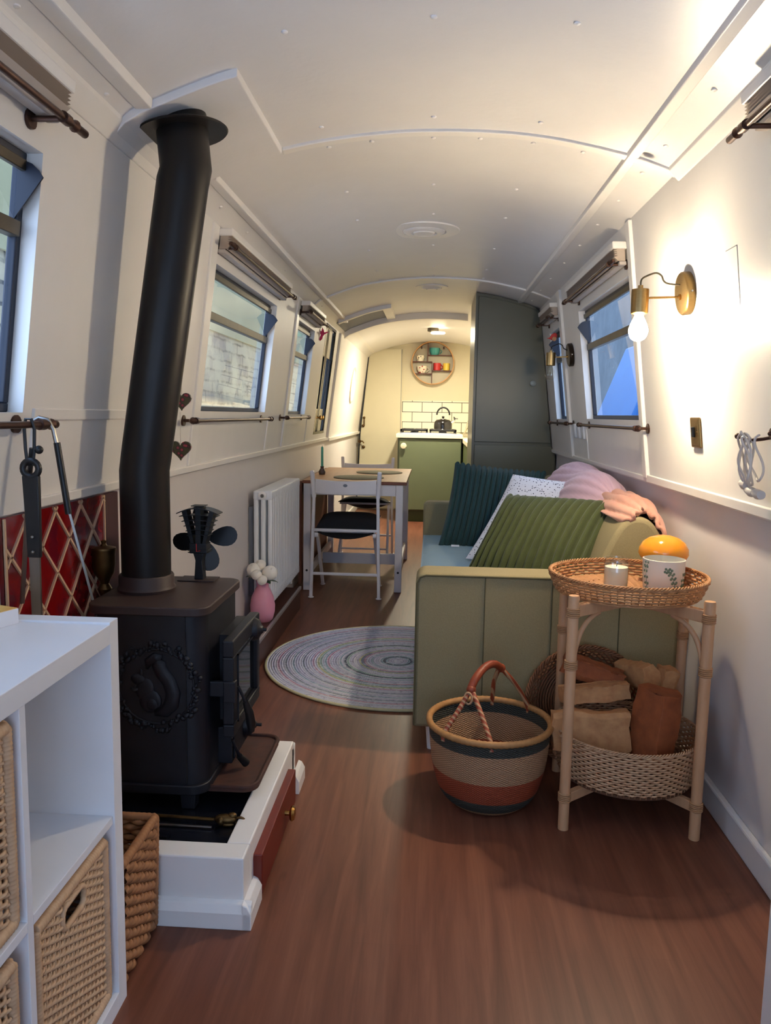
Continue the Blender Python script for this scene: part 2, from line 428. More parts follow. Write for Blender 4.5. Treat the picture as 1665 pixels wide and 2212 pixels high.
def panel(side, openings, y0, y1, z0, z1, name, m):
    f = wallfn(side); mb = MB()
    ys = sorted({y0, y1} | {v for o in openings for v in o[:2]}); zs = sorted({z0, z1} | {v for o in openings for v in o[2:4]})
    inside = lambda y, z: any(o[0] < y < o[1] and o[2] < z < o[3] for o in openings)
    solid = lambda i, j: 0 <= i < len(ys)-1 and 0 <= j < len(zs)-1 and not inside((ys[i]+ys[i+1])/2, (zs[j]+zs[j+1])/2)
    for i in range(len(ys)-1):
        for j in range(len(zs)-1):
            if not solid(i, j): continue
            a, b, c, d = ys[i], ys[i+1], zs[j], zs[j+1]
            for dd in (0, WT): mb.add([f(a,c,dd), f(b,c,dd), f(b,d,dd), f(a,d,dd)], [(0,1,2,3)])
            for (n, m_, e) in ((i-1, j, ((a,c),(a,d))), (i+1, j, ((b,c),(b,d))), (i, j-1, ((a,c),(b,c))), (i, j+1, ((a,d),(b,d)))):
                if not solid(n, m_):
                    (p, q), (r, s_) = e
                    mb.add([f(p,q,0), f(r,s_,0), f(r,s_,WT), f(p,q,WT)], [(0,1,2,3)])
    return struct(mb.build(name, m))
OL = [(.62,1.70,1.19,1.735), (3.02,4.215,1.20,1.757), (4.90,5.55,1.19,1.765), (6.06,6.66,1.035,1.885)]
ORR = [(.62,1.72,1.19,1.77), (3.235,4.38,1.195,1.768), (4.95,5.43,1.19,1.755)]
wl = panel('L', OL, Y0, Y1, ZB_L, 1.90, 'wall_left', WHITE)
wr = panel('R', ORR, Y0, Y1, ZB_R, 1.972, 'wall_right', WHITE)
struct(MB().box(-1.0, -.95, Y0, Y1, -.02, ZB_L+.03).build('wall_left', LOWW))
struct(MB().box(.90, .95, Y0, Y1, -.02, ZB_R+.03).build('wall_right', LOWW))
struct(MB().box(-1.05, 1.05, Y0-.05, Y1+.05, -.05, 0).build('floor', FLOORM))
mb = MB(); N = 60; xs = [-.855 + 1.675*i/N for i in range(N+1)]
mb.prism([(x, zc(x)) for x in xs] + [(x, zc(x)+.05) for x in reversed(xs)], lambda a, b, d: (a, d, b), Y0-.05, Y1+.05)
ceiling = struct(mb.build('ceiling', CEIL, smooth=True))
# end walls: kitchen end and the near end with its glazed doors (behind the camera)
struct(MB().box(-1.05, 1.05, Y1, Y1+.05, -.02, 2.15).build('wall_back', CREAM))
mb = MB().box(-1.05, -.74, Y0-.05, Y0, 0, 2.15).box(.74, 1.05, Y0-.05, Y0, 0, 2.15).box(-.74, .74, Y0-.05, Y0, 1.95, 2.15).box(-.74, .74, Y0-.05, Y0, 0, .25)
struct(mb.build('wall_front', WHITE))
mb = MB()
for x in (-.72, 0, .72): mb.box(x-.02, x+.02, Y0-.04, Y0-.01, .25, 1.95)
for z in (.27, 1.93): mb.box(-.74, .74, Y0-.04, Y0-.01, z-.02, z+.02)
d9 = struct(mb.build('door_3', WHITE)); MB().box(-.74, .74, Y0-.028, Y0-.024, .25, 1.95).build('glass', GLASS, d9)
# baseboards, dado rails, battens
struct(MB().box(.878, .90, 1.2, 2.66, 0, .085).build('baseboard_right', TRIM, bevel=.006))
struct(MB().box(-.95, -.93, 4.85, Y1, 0, .085).build('baseboard_left', TRIM, bevel=.006))
def wbar(side, y0, y1, z0, z1, t, name='trim_1', m=TRIM, bev=.003, skew=0.):
    f = wallfn(side); mb = MB()
    vs = [f(y + (skew if z == z1 else 0), z, d) for d in (.004, -t) for y in (y0, y1) for z in (z0, z1)]
    mb.add(vs, [(0,1,3,2),(4,6,7,5),(0,4,5,1),(2,3,7,6),(0,2,6,4),(1,5,7,3)])
    return struct(mb.build(name, m, bevel=bev))
wbar('L', 1.74, 6.95, .967, .992, .012, 'trim_1'); wbar('L', 6.95, 9.88, .955, .985, .02, 'trim_2')
wbar('L', 1.74, 2.42, 1.172, 1.20, .007, 'trim_3')
wbar('L', 2.93, 3.01, .992, 1.886, .009, 'trim_4'); wbar('L', 4.77, 4.83, .992, 1.886, .009, 'trim_5')
wbar('L', 4.30, 4.33, .992, 1.17, .006, 'trim_6'); wbar('L', 5.66, 5.69, .992, 1.17, .006, 'trim_7')
wbar('L', 6.86, 6.93, .992, 1.886, .02, 'trim_8'); wbar('L', 1.74, 1.77, .992, 1.17, .006, 'trim_9')
wbar('L', 2.42, 2.45, .992, 1.17, .006, 'trim_10')
wbar('R', 1.2, 3.19, .950, .980, .012, 'trim_11'); wbar('R', 3.24, 5.75, .950, .972, .009, 'trim_12')
wbar('R', 3.180, 3.235, .965, 1.958, .014, 'trim_13', bev=.004); wbar('R', 4.86, 4.94, .965, 1.955, .016, 'trim_14')
wbar('R', 4.40, 4.43, .975, 1.17, .006, 'trim_15')
# ceiling battens
def cbar(x, y0, y1, w, t, name, m=TRIM):
    poly = [(x-w/2, zc(x-w/2)+.004), (x-w/2+.004, zc(x)-t), (x+w/2-.004, zc(x)-t), (x+w/2, zc(x+w/2)+.004)]
    return struct(MB().prism(poly, lambda a, b, d: (a, d, b), y0, y1).build(name, m, bevel=.003))
cbar(.60, Y0, 7.07, .042, .012, 'trim_16'); cbar(-.735, Y0, 2.02, .05, .014, 'trim_17'); cbar(-.735, 2.62, 6.60, .042, .012, 'trim_18')
def arch(x0, x1, y0, y1, t, name, m=TRIM, n=24):
    X = [x0+(x1-x0)*i/n for i in range(n+1)]
    return struct(MB().prism([(x, zc(x)+.004) for x in X]+[(x, zc(x)-t) for x in reversed(X)], lambda a, b, d: (a, d, b), y0, y1).build(name, m, bevel=.003))
arch(-.50, .74, 2.60, 2.64, .010, 'trim_19'); arch(-.82, .74, 5.27, 5.31, .010, 'trim_20')
arch(-.80, .285, 7.05, 7.11, .055, 'trim_21')
# cornice strips where the wall meets the ceiling
for nm, side, zt in (('trim_22', 'L', 1.893), ('trim_23', 'R', 1.965)):
    f = wallfn(side); s_ = 1 if side == 'L' else -1; x = f(0, zt, 0).x
    mb = MB()
    mb.prism([(x-.01*s_, zt+.01), (x+.03*s_, zc(x+.03*s_)+.002), (x+.028*s_, zc(x+.03*s_)-.012), (x-.004*s_+.004*s_, zt-.03), (x-.01*s_, zt-.03)], lambda a, b, d: (a, d, b), Y0 if side == 'R' else Y0, 2.60)
    struct(mb.build(nm, TRIM, bevel=.002))
# boxed plate round the flue
mb = MB(); X = [-.825+.325*i/8 for i in range(9)]
mb.prism([(x, zc(x)+.003) for x in X]+[(x, zc(x)-.020) for x in reversed(X)], lambda a, b, d: (a, d, b), 2.02, 2.60)
struct(mb.build('trim_24', CEIL, bevel=.003))
# side hatch: roof slide box and doors
mb = MB(); X = [-.77+.42*i/8 for i in range(9)]
P = [(x, zc(x)) for x in X]
for (a, b, c, d) in ((-.77,-.35,6.36,6.42), (-.42,-.35,6.42,7.05)):
    X = [a+(b-a)*i/8 for i in range(9)]
    mb.prism([(x, zc(x)+.003) for x in X]+[(x, zc(x)-.03) for x in reversed(X)], lambda p, q, e: (p, e, q), c, d)
struct(mb.build('trim_25', TRIM, bevel=.003))
X = [-.79+.37*i/8 for i in range(9)]
struct(MB().prism([(x, zc(x)+.003) for x in X]+[(x, zc(x)-.006) for x in reversed(X)], lambda p, q, e: (p, e, q), 6.42, 7.05).build('trim_26', GREYD))
# sloping panel in the kitchen's left corner of the ceiling
mb = MB(); mb.prism([(-.79,2.0),(-.60,2.055),(-.56,2.03),(-.79,1.93)], lambda p, q, e: (p, e, q), 7.11, 9.88)
struct(mb.build('trim_27', TRIM, bevel=.004))

def wq(side, mb, y0, y1, z0, z1, d0, d1):
    f = wallfn(side)
    return mb.add([f(y, z, d) for d in (d0, d1) for y in (y0, y1) for z in (z0, z1)], [(0,1,3,2),(4,6,7,5),(0,4,5,1),(2,3,7,6),(0,2,6,4),(1,5,7,3)])
def window(name, side, o):
    y0, y1, z0, z1 = o[:4]; w = .020
    fr = MB()
    for q in ((y0, y1, z0, z0+w), (y0, y1, z1-w, z1), (y0, y0+w, z0+w, z1-w), (y1-w, y1, z0+w, z1-w)): wq(side, fr, *q, .034, .055)
    fo = fr.build(name, NAVY, bevel=.003); struct(fo)
    mb = MB(); wq(side, mb, y0+w, y1-w, 1.56, 1.592, .026, .052); mb.build('transom_bar', FRAMEM, fo, bevel=.002)
    mb = MB(); wq(side, mb, y0+w, y1-w, z1-w-.022, z1-w, .022, .034); mb.build('top_rail', FRAMEM, fo, bevel=.002)
    mb = MB(); wq(side, mb, y0+w, y1-w, z0+w, 1.56, .043, .047); mb.build('lower_pane', GLASS, fo)
    mb = MB(); wq(side, mb, y0+w, y1-w, 1.592, z1-w, .040, .044); mb.build('hopper_pane', GLASS, fo)
    f = wallfn(side)
    for ya, yb in ((y0+w, y0+w+.004), (y1-w-.004, y1-w)):
        prof = [(1.597, .040), (1.712, .040), (1.714, .026), (1.708, .010), (1.694, -.006), (1.680, -.016)] if ya > y0+.1 or y0 < 1 else [(1.597, .040), (1.705, .040), (1.690, .004)]
        MB().prism(prof, lambda a, b, d: f(d, a, b), ya, yb).build('hopper_cheek', NAVY, fo)
    return fo
for i, o in enumerate(OL[:3]): window('window_%d' % (i+1), 'L', o)
for i, o in enumerate(ORR): window('window_%d' % (i+4), 'R', o)

# side hatch doors
o = OL[3]; y0, y1, z0, z1 = o
mb = MB()
for q in ((y0, y1, z0, z0+.02), (y0, y1, z1-.02, z1), (y0, y0+.02, z0, z1), (y1-.02, y1, z0, z1)): wq('L', mb, *q, .0, .058)
hd = struct(mb.build('door_2', BLACKE))
mid = (y0+y1)/2
MBK = MB(); wq('L', MBK, y0, y1, z0, z1, .056, .06); MBK.build('outer_panel', GREYD, hd)
for a, b in ((y0+.02, mid-.012), (mid+.012, y1-.02)):
    mb = MB()
    for q in ((a+.05, b-.05, z0+.02, z0+.20), (a+.05, b-.05, z1-.24, z1-.02)): wq('L', mb, *q, .022, .045)
    lf = mb.build('hatch_leaf', CREAM, hd, bevel=.003)
    for s0, s1 in ((a, a+.05), (b-.05, b)):
        mb = MB(); wq('L', mb, s0, s1, z0+.02, z1-.02, .020, .047); mb.build('dark_stile', BLACKE, lf, bevel=.003)
    mb = MB(); wq('L', mb, a+.05, b-.05, z0+.2, z1-.24, .034, .042); mb.build('dark_pane', DARKG, lf)
    p = wallfn('L')(b-.05 if a < mid-.1 else a+.05, z0+.13, .022)
    MB().lathe([(.010,0),(.007,.008),(.008,.018),(.018,.026),(.018,.036),(.008,.042),(0,.042)], p, 12, Matrix.Rotation(pi/2, 4, 'Y')).build('brass_knob', BRASS, lf, smooth=True)

# kitchen end: bathroom door, porthole
def plane_y(poly, y0, y1): return MB().prism(poly, lambda a, b, d: (a, d, b), y0, y1)
dr = plane_y([(-.932,.02),(-.365,.02),(-.40,2.0),(-.795,2.0),(-.90,.95)], 9.865, 9.899).build('door_1', CREAM, bevel=.002); struct(dr)
plane_y([(-.950,.02),(-.934,.02),(-.902,.95),(-.797,2.0),(-.808,2.0),(-.918,.95)], 9.86, 9.898).build('door_shadow_gap', BLACKE, dr)
MB().box(-.404,-.399,9.862,9.898,.02,2.0).build('closing_edge_shade', GREYD, dr)  # thin grey strip painted as the shadow along the closing edge
mb = MB().cyl((-.856,9.86,1.16), (-.856,9.86,1.05), .008, n=10).ball((-.856,9.855,1.155), .016).ball((-.866,9.855,1.055), .018)
mb.build('bolt', BRASSO, dr, smooth=True)
mb = MB().cyl((-.905,9.865,.86),(-.905,9.82,.86), .02, n=12).tube([(-.905,9.82,.86),(-.87,9.81,.865),(-.85,9.81,.84)], .008)
mb.ball((-.86,9.855,.79), .02)
mb.build('lever_handle', BRASSO, dr, smooth=True)
mb = MB()
for k in range(7): mb.box(-.74, -.60, 9.855, 9.866, .18+k*.022, .188+k*.022)
mb.build('vent_grille', GREYD, dr)
f = wallfn('L'); yc, zc_, R = 8.45, 1.50, .17
ph = MB(); n = 36
ring = []
for rr, d in ((R+.02, .002), (R+.02, -.012), (R, -.014), (R-.01, .01)):
    ring.append([f(yc+rr*cos(2*pi*k/n), zc_+rr*sin(2*pi*k/n), d) for k in range(n)])
for i in range(3):
    for k in range(n): l = (k+1) % n; ph.add([ring[i][k], ring[i][l], ring[i+1][l], ring[i+1][k]], [(0,1,2,3)])
po = struct(ph.build('window_7', CREAM, smooth=True))
SKYP = NT('porthole glass with daylight glow'); SKYG = SKYP.bsdf((.75,.85,1.), .1, emit=(.70,.84,1.), est=1.6)  # emission stands in for daylight; the wall behind has no opening
MB().add([f(yc+(R-.01)*cos(2*pi*k/n), zc_+(R-.01)*sin(2*pi*k/n), -.004) for k in range(n)], [tuple(range(n))]).build('glass', SKYG, po)

# right-hand near edge: the open end of a white door frame close to the camera
struct(MB().box(.646, .69, 1.34, 1.40, 0, 1.90).build('trim_28', TRIM, bevel=.003))

# brown ledge and edging strip on the left
struct(MB().box(-.95, -.79, 2.42, 4.72, 0, .13).build('trim_29', BROWNL))
struct(MB().box(-.80, -.786, 2.42, 4.74, .118, .136).build('trim_30', STRIP, bevel=.002))
# inner back panel line of the near left wall at the red tiles
# access panel outline on the right wall
mb = MB(); wq('R', mb, 2.17, 2.1725, 1.50, 1.655, -.001, .002); wq('R', mb, 2.17, 2.25, 1.653, 1.655, -.001, .002)
struct(mb.build('trim_31', GREYD))
# ceiling screw caps
caps = []
cap0 = None
def cap(x, y):
    global cap0
    z = zc(x)
    if cap0 is None:
        cap0 = MB().lathe([(.008,0),(.0075,-.003),(.004,-.005),(0,-.0055)], (x, y, z), 10).build('screw_cap', TEALC, ceiling, smooth=True)
        cap.base = Vector((x, y, z))
    else:
        c = cap0.copy(); COL.objects.link(c); c.location = Vector((x, y, z)) - cap.base
for y in (1.05, 1.36, 1.72, 2.06, 2.46, 2.72, 3.05, 3.42, 3.82, 4.25, 4.72, 5.15, 5.6, 6.1): cap(.66, y)
for y in (1.16, 1.5, 1.9, 2.9, 3.3, 3.7, 4.15, 4.6, 5.05, 5.5): cap(-.78, y)
for y in (1.9, 2.50, 2.68, 3.2, 3.65, 4.3, 4.9, 5.2, 5.35):
    for x in (-.36, -.02, .30): cap(x, y)
for x in (-.22, .13, .46): cap(x, 2.68)

# outside: bank wall on the left, moored boat on the right
bank = thing('bank_wall', 'weathered pale brick wall outside the left-hand windows', 'wall', (-2.1, 6, -1.2)); 
MB().box(-2.3, -2.0, 3.4, 30, -1.2, 1.92).build('brickwork', STONE, bank)
MB().box(-2.36, -1.98, 3.4, 30, 1.92, 4.6).build('render_band', RENDER, bank)
BLUET = mat('bright blue tarpaulin', (30,112,176), .5, c2=(20,92,156), ns=3)
GREYB = mat('grey boat paint', (120,130,140), .5); DARKB = mat('dark wet bank', (112,120,126), .9, c2=(64,72,80), ns=2.5)
mo = thing('moored_boat', 'grey moored boat with a blue tent cover outside the right-hand windows', 'boat', (2.4, 8, -.4))
MB().box(1.9, 3.4, 2.0, 15.0, -.4, 1.05).build('hull', GREYB, mo, bevel=.05)
MB().prism([(2.0,1.05),(3.3,1.05),(2.85,2.1),(2.45,2.1)], lambda a, b, d: (a, d+(.25*(b-1.05)), b), 8.4, 10.2).build('tent_cover', BLUET, mo, bevel=.03)
MB().prism([(2.0,1.05),(3.3,1.05),(3.0,1.75),(2.3,1.75)], lambda a, b, d: (a, d-(.25*(b-1.05)), b), 6.9, 7.6).build('side_sheet', mat('pale awning sheet', (120,140,160), .7), mo, bevel=.03)
tag(MB().box(4.2, 4.6, -2, 60, -1.2, 4.2).build('bank', DARKB), 'dark far bank behind the moored boat on the right', 'bank')
# ------------------------------------------------------------------ curtain poles and blinds
def pole(side, y0, y1, z, d, label, fin0=True, fin1=True, ext=.05, grp=None, knobs=()):
    f = wallfn(side); c = f((y0+y1)/2, z, 0)
    t = thing('curtain_pole', label, 'curtain pole', tuple(c), grp)
    MB().cyl(f(y0, z, -d), f(y1, z, -d), .0075, n=12).build('rod', BRONZE, t, smooth=True)
    for y, on, sg in ((y0, fin0, -1), (y1, fin1, 1)):
        if not on: continue
        mb = MB(); p = f(y, z, -d)
        mb.tube([p, f(y+sg*.012, z, -d), f(y+sg*.02, z, -d), f(y+sg*ext, z, -d), f(y+sg*(ext+.006), z, -d)], [.0075, .013, .009, .009, .005], 12)
        mb.build('finial', BRONZE, t, smooth=True)
    for y in ((y0+.03) if fin0 else y0+.2, (y1-.03) if fin1 else y1-.2):
        mb = MB().cyl(f(y, z, .002), f(y, z, -.006), .02, n=14).cyl(f(y, z, -.004), f(y, z, -d), .006, n=10)
        mb.tube([f(y+.012*a, z, -d) for a in (-1, 1)], .012, 12)
        mb.build('bracket', BRONZE, t, smooth=True)
    return t
def blind(side, y0, y1, label, zt=None):
    f = wallfn(side); zt = zt or (1.880 if side == 'L' else 1.895)
    t = thing('pleated_blind', label, 'blind', tuple(f((y0+y1)/2, zt, 0)))
    mb = MB(); wq(side, mb, y0, y1, zt-.028, zt, -.002, -.060); mb.build('headrail', TRIM, t, bevel=.005)
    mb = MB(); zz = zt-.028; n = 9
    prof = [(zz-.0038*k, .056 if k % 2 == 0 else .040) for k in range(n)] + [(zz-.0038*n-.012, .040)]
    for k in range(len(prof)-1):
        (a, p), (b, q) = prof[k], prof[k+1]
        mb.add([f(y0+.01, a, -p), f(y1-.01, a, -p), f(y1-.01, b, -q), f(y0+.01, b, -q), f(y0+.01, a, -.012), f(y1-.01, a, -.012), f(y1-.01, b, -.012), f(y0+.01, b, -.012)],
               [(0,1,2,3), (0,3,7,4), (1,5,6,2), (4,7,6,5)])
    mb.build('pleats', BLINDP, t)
    zb = prof[-1][0]
    mb = MB(); wq(side, mb, y0+.01, y1-.01, zb-.014, zb, -.008, -.036); mb.build('bottom_rail', BLINDW, t, bevel=.003)
    return t
blind('L', .66, 1.70, 'folded pleated blind at the top left edge of the photo, above the nearest left window')
blind('L', 3.0, 4.27, 'folded pleated blind above the large left window behind the black flue')
blind('L', 4.88, 5.60, 'short folded pleated blind above the narrow left window by the hatch')
blind('R', .62, 1.95, 'folded pleated blind at the top right edge of the photo', 1.945)
blind('R', 3.26, 4.40, 'folded pleated blind above the large right window beside the lit lamp')
blind('R', 4.96, 5.48, 'short folded pleated blind above the narrow right window beside the green cupboard')
pole('L', .7, 1.665, 1.782, .075, 'bronze pole in front of the blind at the top left edge of the photo', fin0=False, ext=.06)
pole('L', 3.0, 4.28, 1.812, .072, 'bronze pole in front of the blind over the large left window')
pole('L', 4.86, 5.60, 1.812, .072, 'bronze pole below the blind over the narrow left window', ext=.03)
pole('R', 1.0, 1.90, 1.845, .085, 'bronze pole in front of the blind at the top right edge', fin0=True, ext=.06)
pole('R', 3.27, 4.36, 1.812, .072, 'bronze pole below the blind over the large right window')
pole('R', 4.98, 5.44, 1.808, .072, 'bronze pole below the blind over the narrow right window', ext=.03)
lowL1 = pole('L', .8, 1.70, 1.165, .06, 'bronze pole under the nearest left window with the fire tools hung on it', fin0=False, ext=.035)
pole('L', 2.80, 4.16, 1.165, .05, 'bronze pole below the sill of the large left window', ext=.03)
pole('L', 4.62, 5.44, 1.17, .05, 'short bronze pole below the sill of the narrow left window', ext=.03)
pole('R', 3.12, 4.35, 1.163, .05, 'bronze pole below the sill of the large right window', ext=.03)
pole('R', 4.76, 5.44, 1.165, .05, 'short bronze pole below the sill of the narrow right window', ext=.03)

# ------------------------------------------------------------------ small hanging things on the left wall
def flat_ornament(name, label, cat, side, pts, yc, zc0, s, t, m, d=.02, cord=None, parts=None, group=None):
    f = wallfn(side); mb = MB()
    mb.prism(pts, lambda a, b, dd: f(yc + a*s, zc0 + b*s, -d-dd), 0, t)
    if cord: mb2 = MB().cyl(f(yc, zc0+cord[0], -d), f(yc, zc0+cord[1], -d), .0012, n=6)
    o = mb.build(name, m, bevel=t*.3)
    tag(o, label, cat, group)
    if cord: mb2.build('cord', CABLE, o)
    return o
def hung(name, label, cat, pts, c, s, t, m, cord, group=None):
    c = Vector(c); o = MB().prism(pts, lambda a, b, d: (c.x+a*s, c.y+d, c.z+b*s), -t/2, t/2).build(name, m, bevel=t*.3)
    tag(o, label, cat, group); MB().cyl(c+Vector((0,0,cord[0])), c+Vector((0,0,cord[1])), .001, n=6).build('cord', CABLE, o); return o
hp = [(sin(a)**3*16/17., (13*cos(a)-5*cos(2*a)-2*cos(3*a)-cos(4*a))/17.) for a in [2*pi*i/28 for i in range(28)]]
hung('hanging_heart', 'lower dark floral heart hanging behind the flue', 'ornament', hp, (-.880, 2.72, 1.066), .040, .012, FLORAL, (.02, .13))
hung('hanging_heart', 'upper dark floral heart half hidden by the flue', 'ornament', hp, (-.868, 2.70, 1.236), .036, .012, FLORAL, (.02, .14))
bird = [(1.0,.25),(.72,.38),(.5,.32),(.3,.25),(.22,.62),(.0,1.0),(-.08,.62),(-.1,.42),(-.42,.68),(-.95,.78),(-.8,.45),(-.45,.12),(-.2,-.02),(-.3,-.35),(-.5,-.75),(-.3,-.95),(.0,-.7),(.1,-.3),(.3,-.05),(.52,.08),(.7,.2)]
hung('hummingbird_ornament', 'pink hummingbird cutout hanging beside the side hatch', 'ornament', bird, (-.818, 5.80, 1.770), .050, .006, PINK, (.02, .12))
rb = [(-1.0,-.35),(-.45,-.2),(-.1,.35),(.3,.6),(.65,.5),(.8,.2),(.72,-.2),(.4,-.6),(.0,-.65),(-.4,-.42)]
rob = hung('robin_ornament', 'red robin hanging in front of the narrow right window', 'ornament', rb, (.722, 5.0, 1.695), .036, .02, REDP, (.02, .11))
MB().ball((.732, 4.985, 1.679), (.014,.010,.014)).build('breast', mat('buff belly', (206,150,110), .6), rob, smooth=True)

# red diamond tiles behind the stove
TX = -.938
tp = thing('tiled_panel', 'red glazed diamond tile panel on the wall behind the stove', 'tiles', (TX, 1.95, .3))
MB().box(TX-.012, TX, 1.66, 2.20, .20, .958).build('red_tiles', REDTILE, tp)
MB().box(TX-.012, TX+.004, 2.20, 2.29, .20, .958).build('wooden_edge', MAROON, tp, bevel=.002)
mb = MB(); py, pz = .268, .262          # diamond pitch
def clipline(p, q, ya, yb, za, zb):
    (a, b), (c, d) = p, q; t0, t1 = 0., 1.
    for s_, e, lo, hi in ((a, c, ya, yb), (b, d, za, zb)):
        dd = e-s_
        if abs(dd) < 1e-9: continue
        u, v = (lo-s_)/dd, (hi-s_)/dd
        if u > v: u, v = v, u
        t0 = max(t0, u); t1 = min(t1, v)
    if t0 >= t1: return None
    return ((a+(c-a)*t0, b+(d-b)*t0), (a+(c-a)*t1, b+(d-b)*t1))
for k in range(-6, 8):
    for (ya, za, sl, st_) in ((1.825, .87, -1.08, .144), (1.894, .94, 1.10, .142)):
        yk = ya+st_*k; c = clipline((yk-1, za-sl), (yk+1, za+sl), 1.665, 2.195, .2, .956)
        if c: mb.bar((TX+.001, *c[0]), (TX+.001, *c[1]), .006, .008, up=(1,0,0))
mb.box(TX-.002, TX+.004, 2.19, 2.197, .2, .956).box(TX-.002, TX+.004, 1.66, 1.667, .2, .956)
mb.build('grout_lines', GROUT, tp)

# fire tools hanging from the near pole
f = wallfn('L')
hk = f(1.64, 1.165, -.06)
def hang(y, dx=0): p = f(y, 1.165, -.06); return Vector((p.x+dx, y, 1.165))
a = hang(1.615)
sv = thing('fire_shovel', 'broad flat fire blade with black riveted handle hanging on the pole', 'fire tool', tuple(a))
mb = MB().tube([a+Vector((-.010,.0,-.01)), a+Vector((-.006,0,.012)), a+Vector((.006,0,.012)), a+Vector((.012,0,-.01)), a+Vector((.010,0,-.05)), a+Vector((.006,0,-.085)), a+Vector((-.006,0,-.085)), a+Vector((-.009,0,-.05))], .0035, 6, closed=True)
mb.ball(a+Vector((.02,0,-.052)), .009)
mb.build('leather_loop', BLACK, sv, smooth=True)
c = a+Vector((.002,-.002,-.092))
ring = [c+Vector((.017*cos(t), 0, .017*sin(t))) for t in [2*pi*i/20 for i in range(20)]]
mb = MB().tube(ring, .0075, 8, closed=True)
poly = [(-.018,-.015),(.018,-.015),(.0175,-.10),(.016,-.19),(-.012,-.19),(-.0145,-.10)]
mb.prism(poly, lambda u, v, d: c+Vector((u, d, v)), -.006, .006)
mb.build('handle', BLACK, sv, smooth=True, bevel=.002)
MB().ball(c+Vector((.002,-.008,-.145)), .004).ball(c+Vector((.002,-.008,-.177)), .004).build('rivets', STEEL, sv, smooth=True)
MB().prism([(-.010,-.185),(.013,-.185),(.0125,-.37),(-.008,-.37)], lambda u, v, d: c+Vector((u, d, v)), -.003, .003).build('blade', STEEL, sv)
tg = thing('fire_tongs', 'long steel fire tongs with dark grips hooked over the pole end', 'fire tool', tuple(hang(1.70)))
b0 = hang(1.70)
mb = MB().tube([b0+Vector((-.034,0,.006)), b0+Vector((-.02,0,.014)), b0+Vector((.0,0,.010)), b0+Vector((.010,.002,-.012)), b0+Vector((.016,.004,-.05))], .005, 8)
e1 = b0+Vector((.034,.012,-.20)); e2 = b0+Vector((.076,.03,-.40))
mb.build('hook_end', STEEL, tg, smooth=True)
MB().bar(e1-Vector((.002,0,-.02)), e2, .011, .005).build('steel_arm', STEEL, tg)
MB().tube([b0+Vector((.016,.004,-.04)), e1], .0075, 10).build('grip', BLACK, tg, smooth=True)
b1 = a+Vector((-.020,.03,-.12))
MB().tube([a+Vector((-.005,.02,-.05)), b1], .006, 8).build('grip', BLACK, tg, smooth=True)
MB().bar(b1, a+Vector((-.062,.06,-.40)), .009, .005).build('steel_arm', STEEL, tg)

# brass urn behind the stove
ux, uy = -.909, 2.12
ur = thing('brass_urn', 'old brass urn with a lid and tall stem between stove and red tiles', 'urn', (ux, uy, .62))
MB().lathe([(.0,.147),(.026,.147),(.026,.155),(.009,.17),(.008,.56),(.011,.64),(.018,.66),(.012,.68),(.020,.70),(.012,.715),(.018,.73),(.027,.745),(.031,.77),(.032,.80),(.034,.812),(.0,.812)], (ux, uy, 0), 28).build('body', BRASSO, ur, smooth=True)
MB().lathe([(.034,.812),(.033,.817),(.010,.822),(.006,.828),(.008,.836),(.0,.84)], (ux, uy, 0), 24).build('lid', BRASSO, ur, smooth=True)

# ------------------------------------------------------------------ stove on its plinth
pl = thing('hearth_plinth', 'white painted hearth plinth with black slate top under the stove', 'hearth', (-.68, 2.05, 0))
mb = MB().box(-.95, -.415, 1.70, 1.765, 0, .166).box(-.472, -.415, 1.765, 2.37, 0, .166).box(-.95, -.415, 2.34, 2.40, 0, .150)
mb.build('frame', TRIM, pl, bevel=.004)
MB().box(-.95, -.472, 1.765, 2.34, .05, .146).build('slate_top', BLKGL, pl)
def skirt(p0, p1, nrm, name='skirting'):
    prof = [(0,0),(.022,0),(.022,.040),(.012,.058),(.0,.064)]
    p0 = Vector(p0); d = Vector(p1)-p0; L = d.length; d.normalize(); n_ = Vector(nrm)
    MB().prism(prof, lambda a, b, t: p0 + n_*a + Vector((0,0,b)) + d*t, 0, L).build(name, TRIM, pl, bevel=.002)
skirt((-.62, 1.70, 0), (-.394, 1.70, 0), (0,-1,0)); skirt((-.415, 1.678, 0), (-.415, 1.80, 0), (1,0,0)); skirt((-.415, 2.345, 0), (-.415, 2.46, 0), (1,0,0))
dr_ = MB().box(-.418, -.392, 1.80, 2.275, .012, .118).build('drawer', REDW, pl, bevel=.003)
MB().lathe([(.007,0),(.007,.012),(.019,.016),(.022,.021),(.017,.028),(.0,.031)], (-.392, 2.10, .068), 20, Matrix.Rotation(pi/2, 4, 'Y')).build('knob', BRASS, dr_, smooth=True)

SX0, SX1, SY0, SY1 = -.880, -.565, 1.93, 2.31
st = thing('wood_stove', 'black cast iron wood stove with glazed door on the white plinth', 'stove', ((SX0+SX1)/2, (SY0+SY1)/2, .146))
def rrect(x0, x1, y0, y1, r, n=6, corners=(1,1,1,1)):
    P = []
    for (cx_, cy_, a0, on) in ((x1-r, y1-r, 0, corners[0]), (x0+r, y1-r, pi/2, corners[1]), (x0+r, y0+r, pi, corners[2]), (x1-r, y0+r, 1.5*pi, corners[3])):
        if not on:
            P.append((cx_ + (r if a0 in (0, 1.5*pi) else -r), cy_ + (r if a0 in (0, pi/2) else -r))); continue
        for k in range(n+1): t = a0 + pi/2*k/n; P.append((cx_+r*cos(t), cy_+r*sin(t)))
    return P
flat = lambda a, b, d: (a, b, d)
MB().prism(rrect(SX0+.01, SX1-.008, SY0+.006, SY1-.006, .05), flat, .215, .682).build('body', IRON, st, smooth=True)
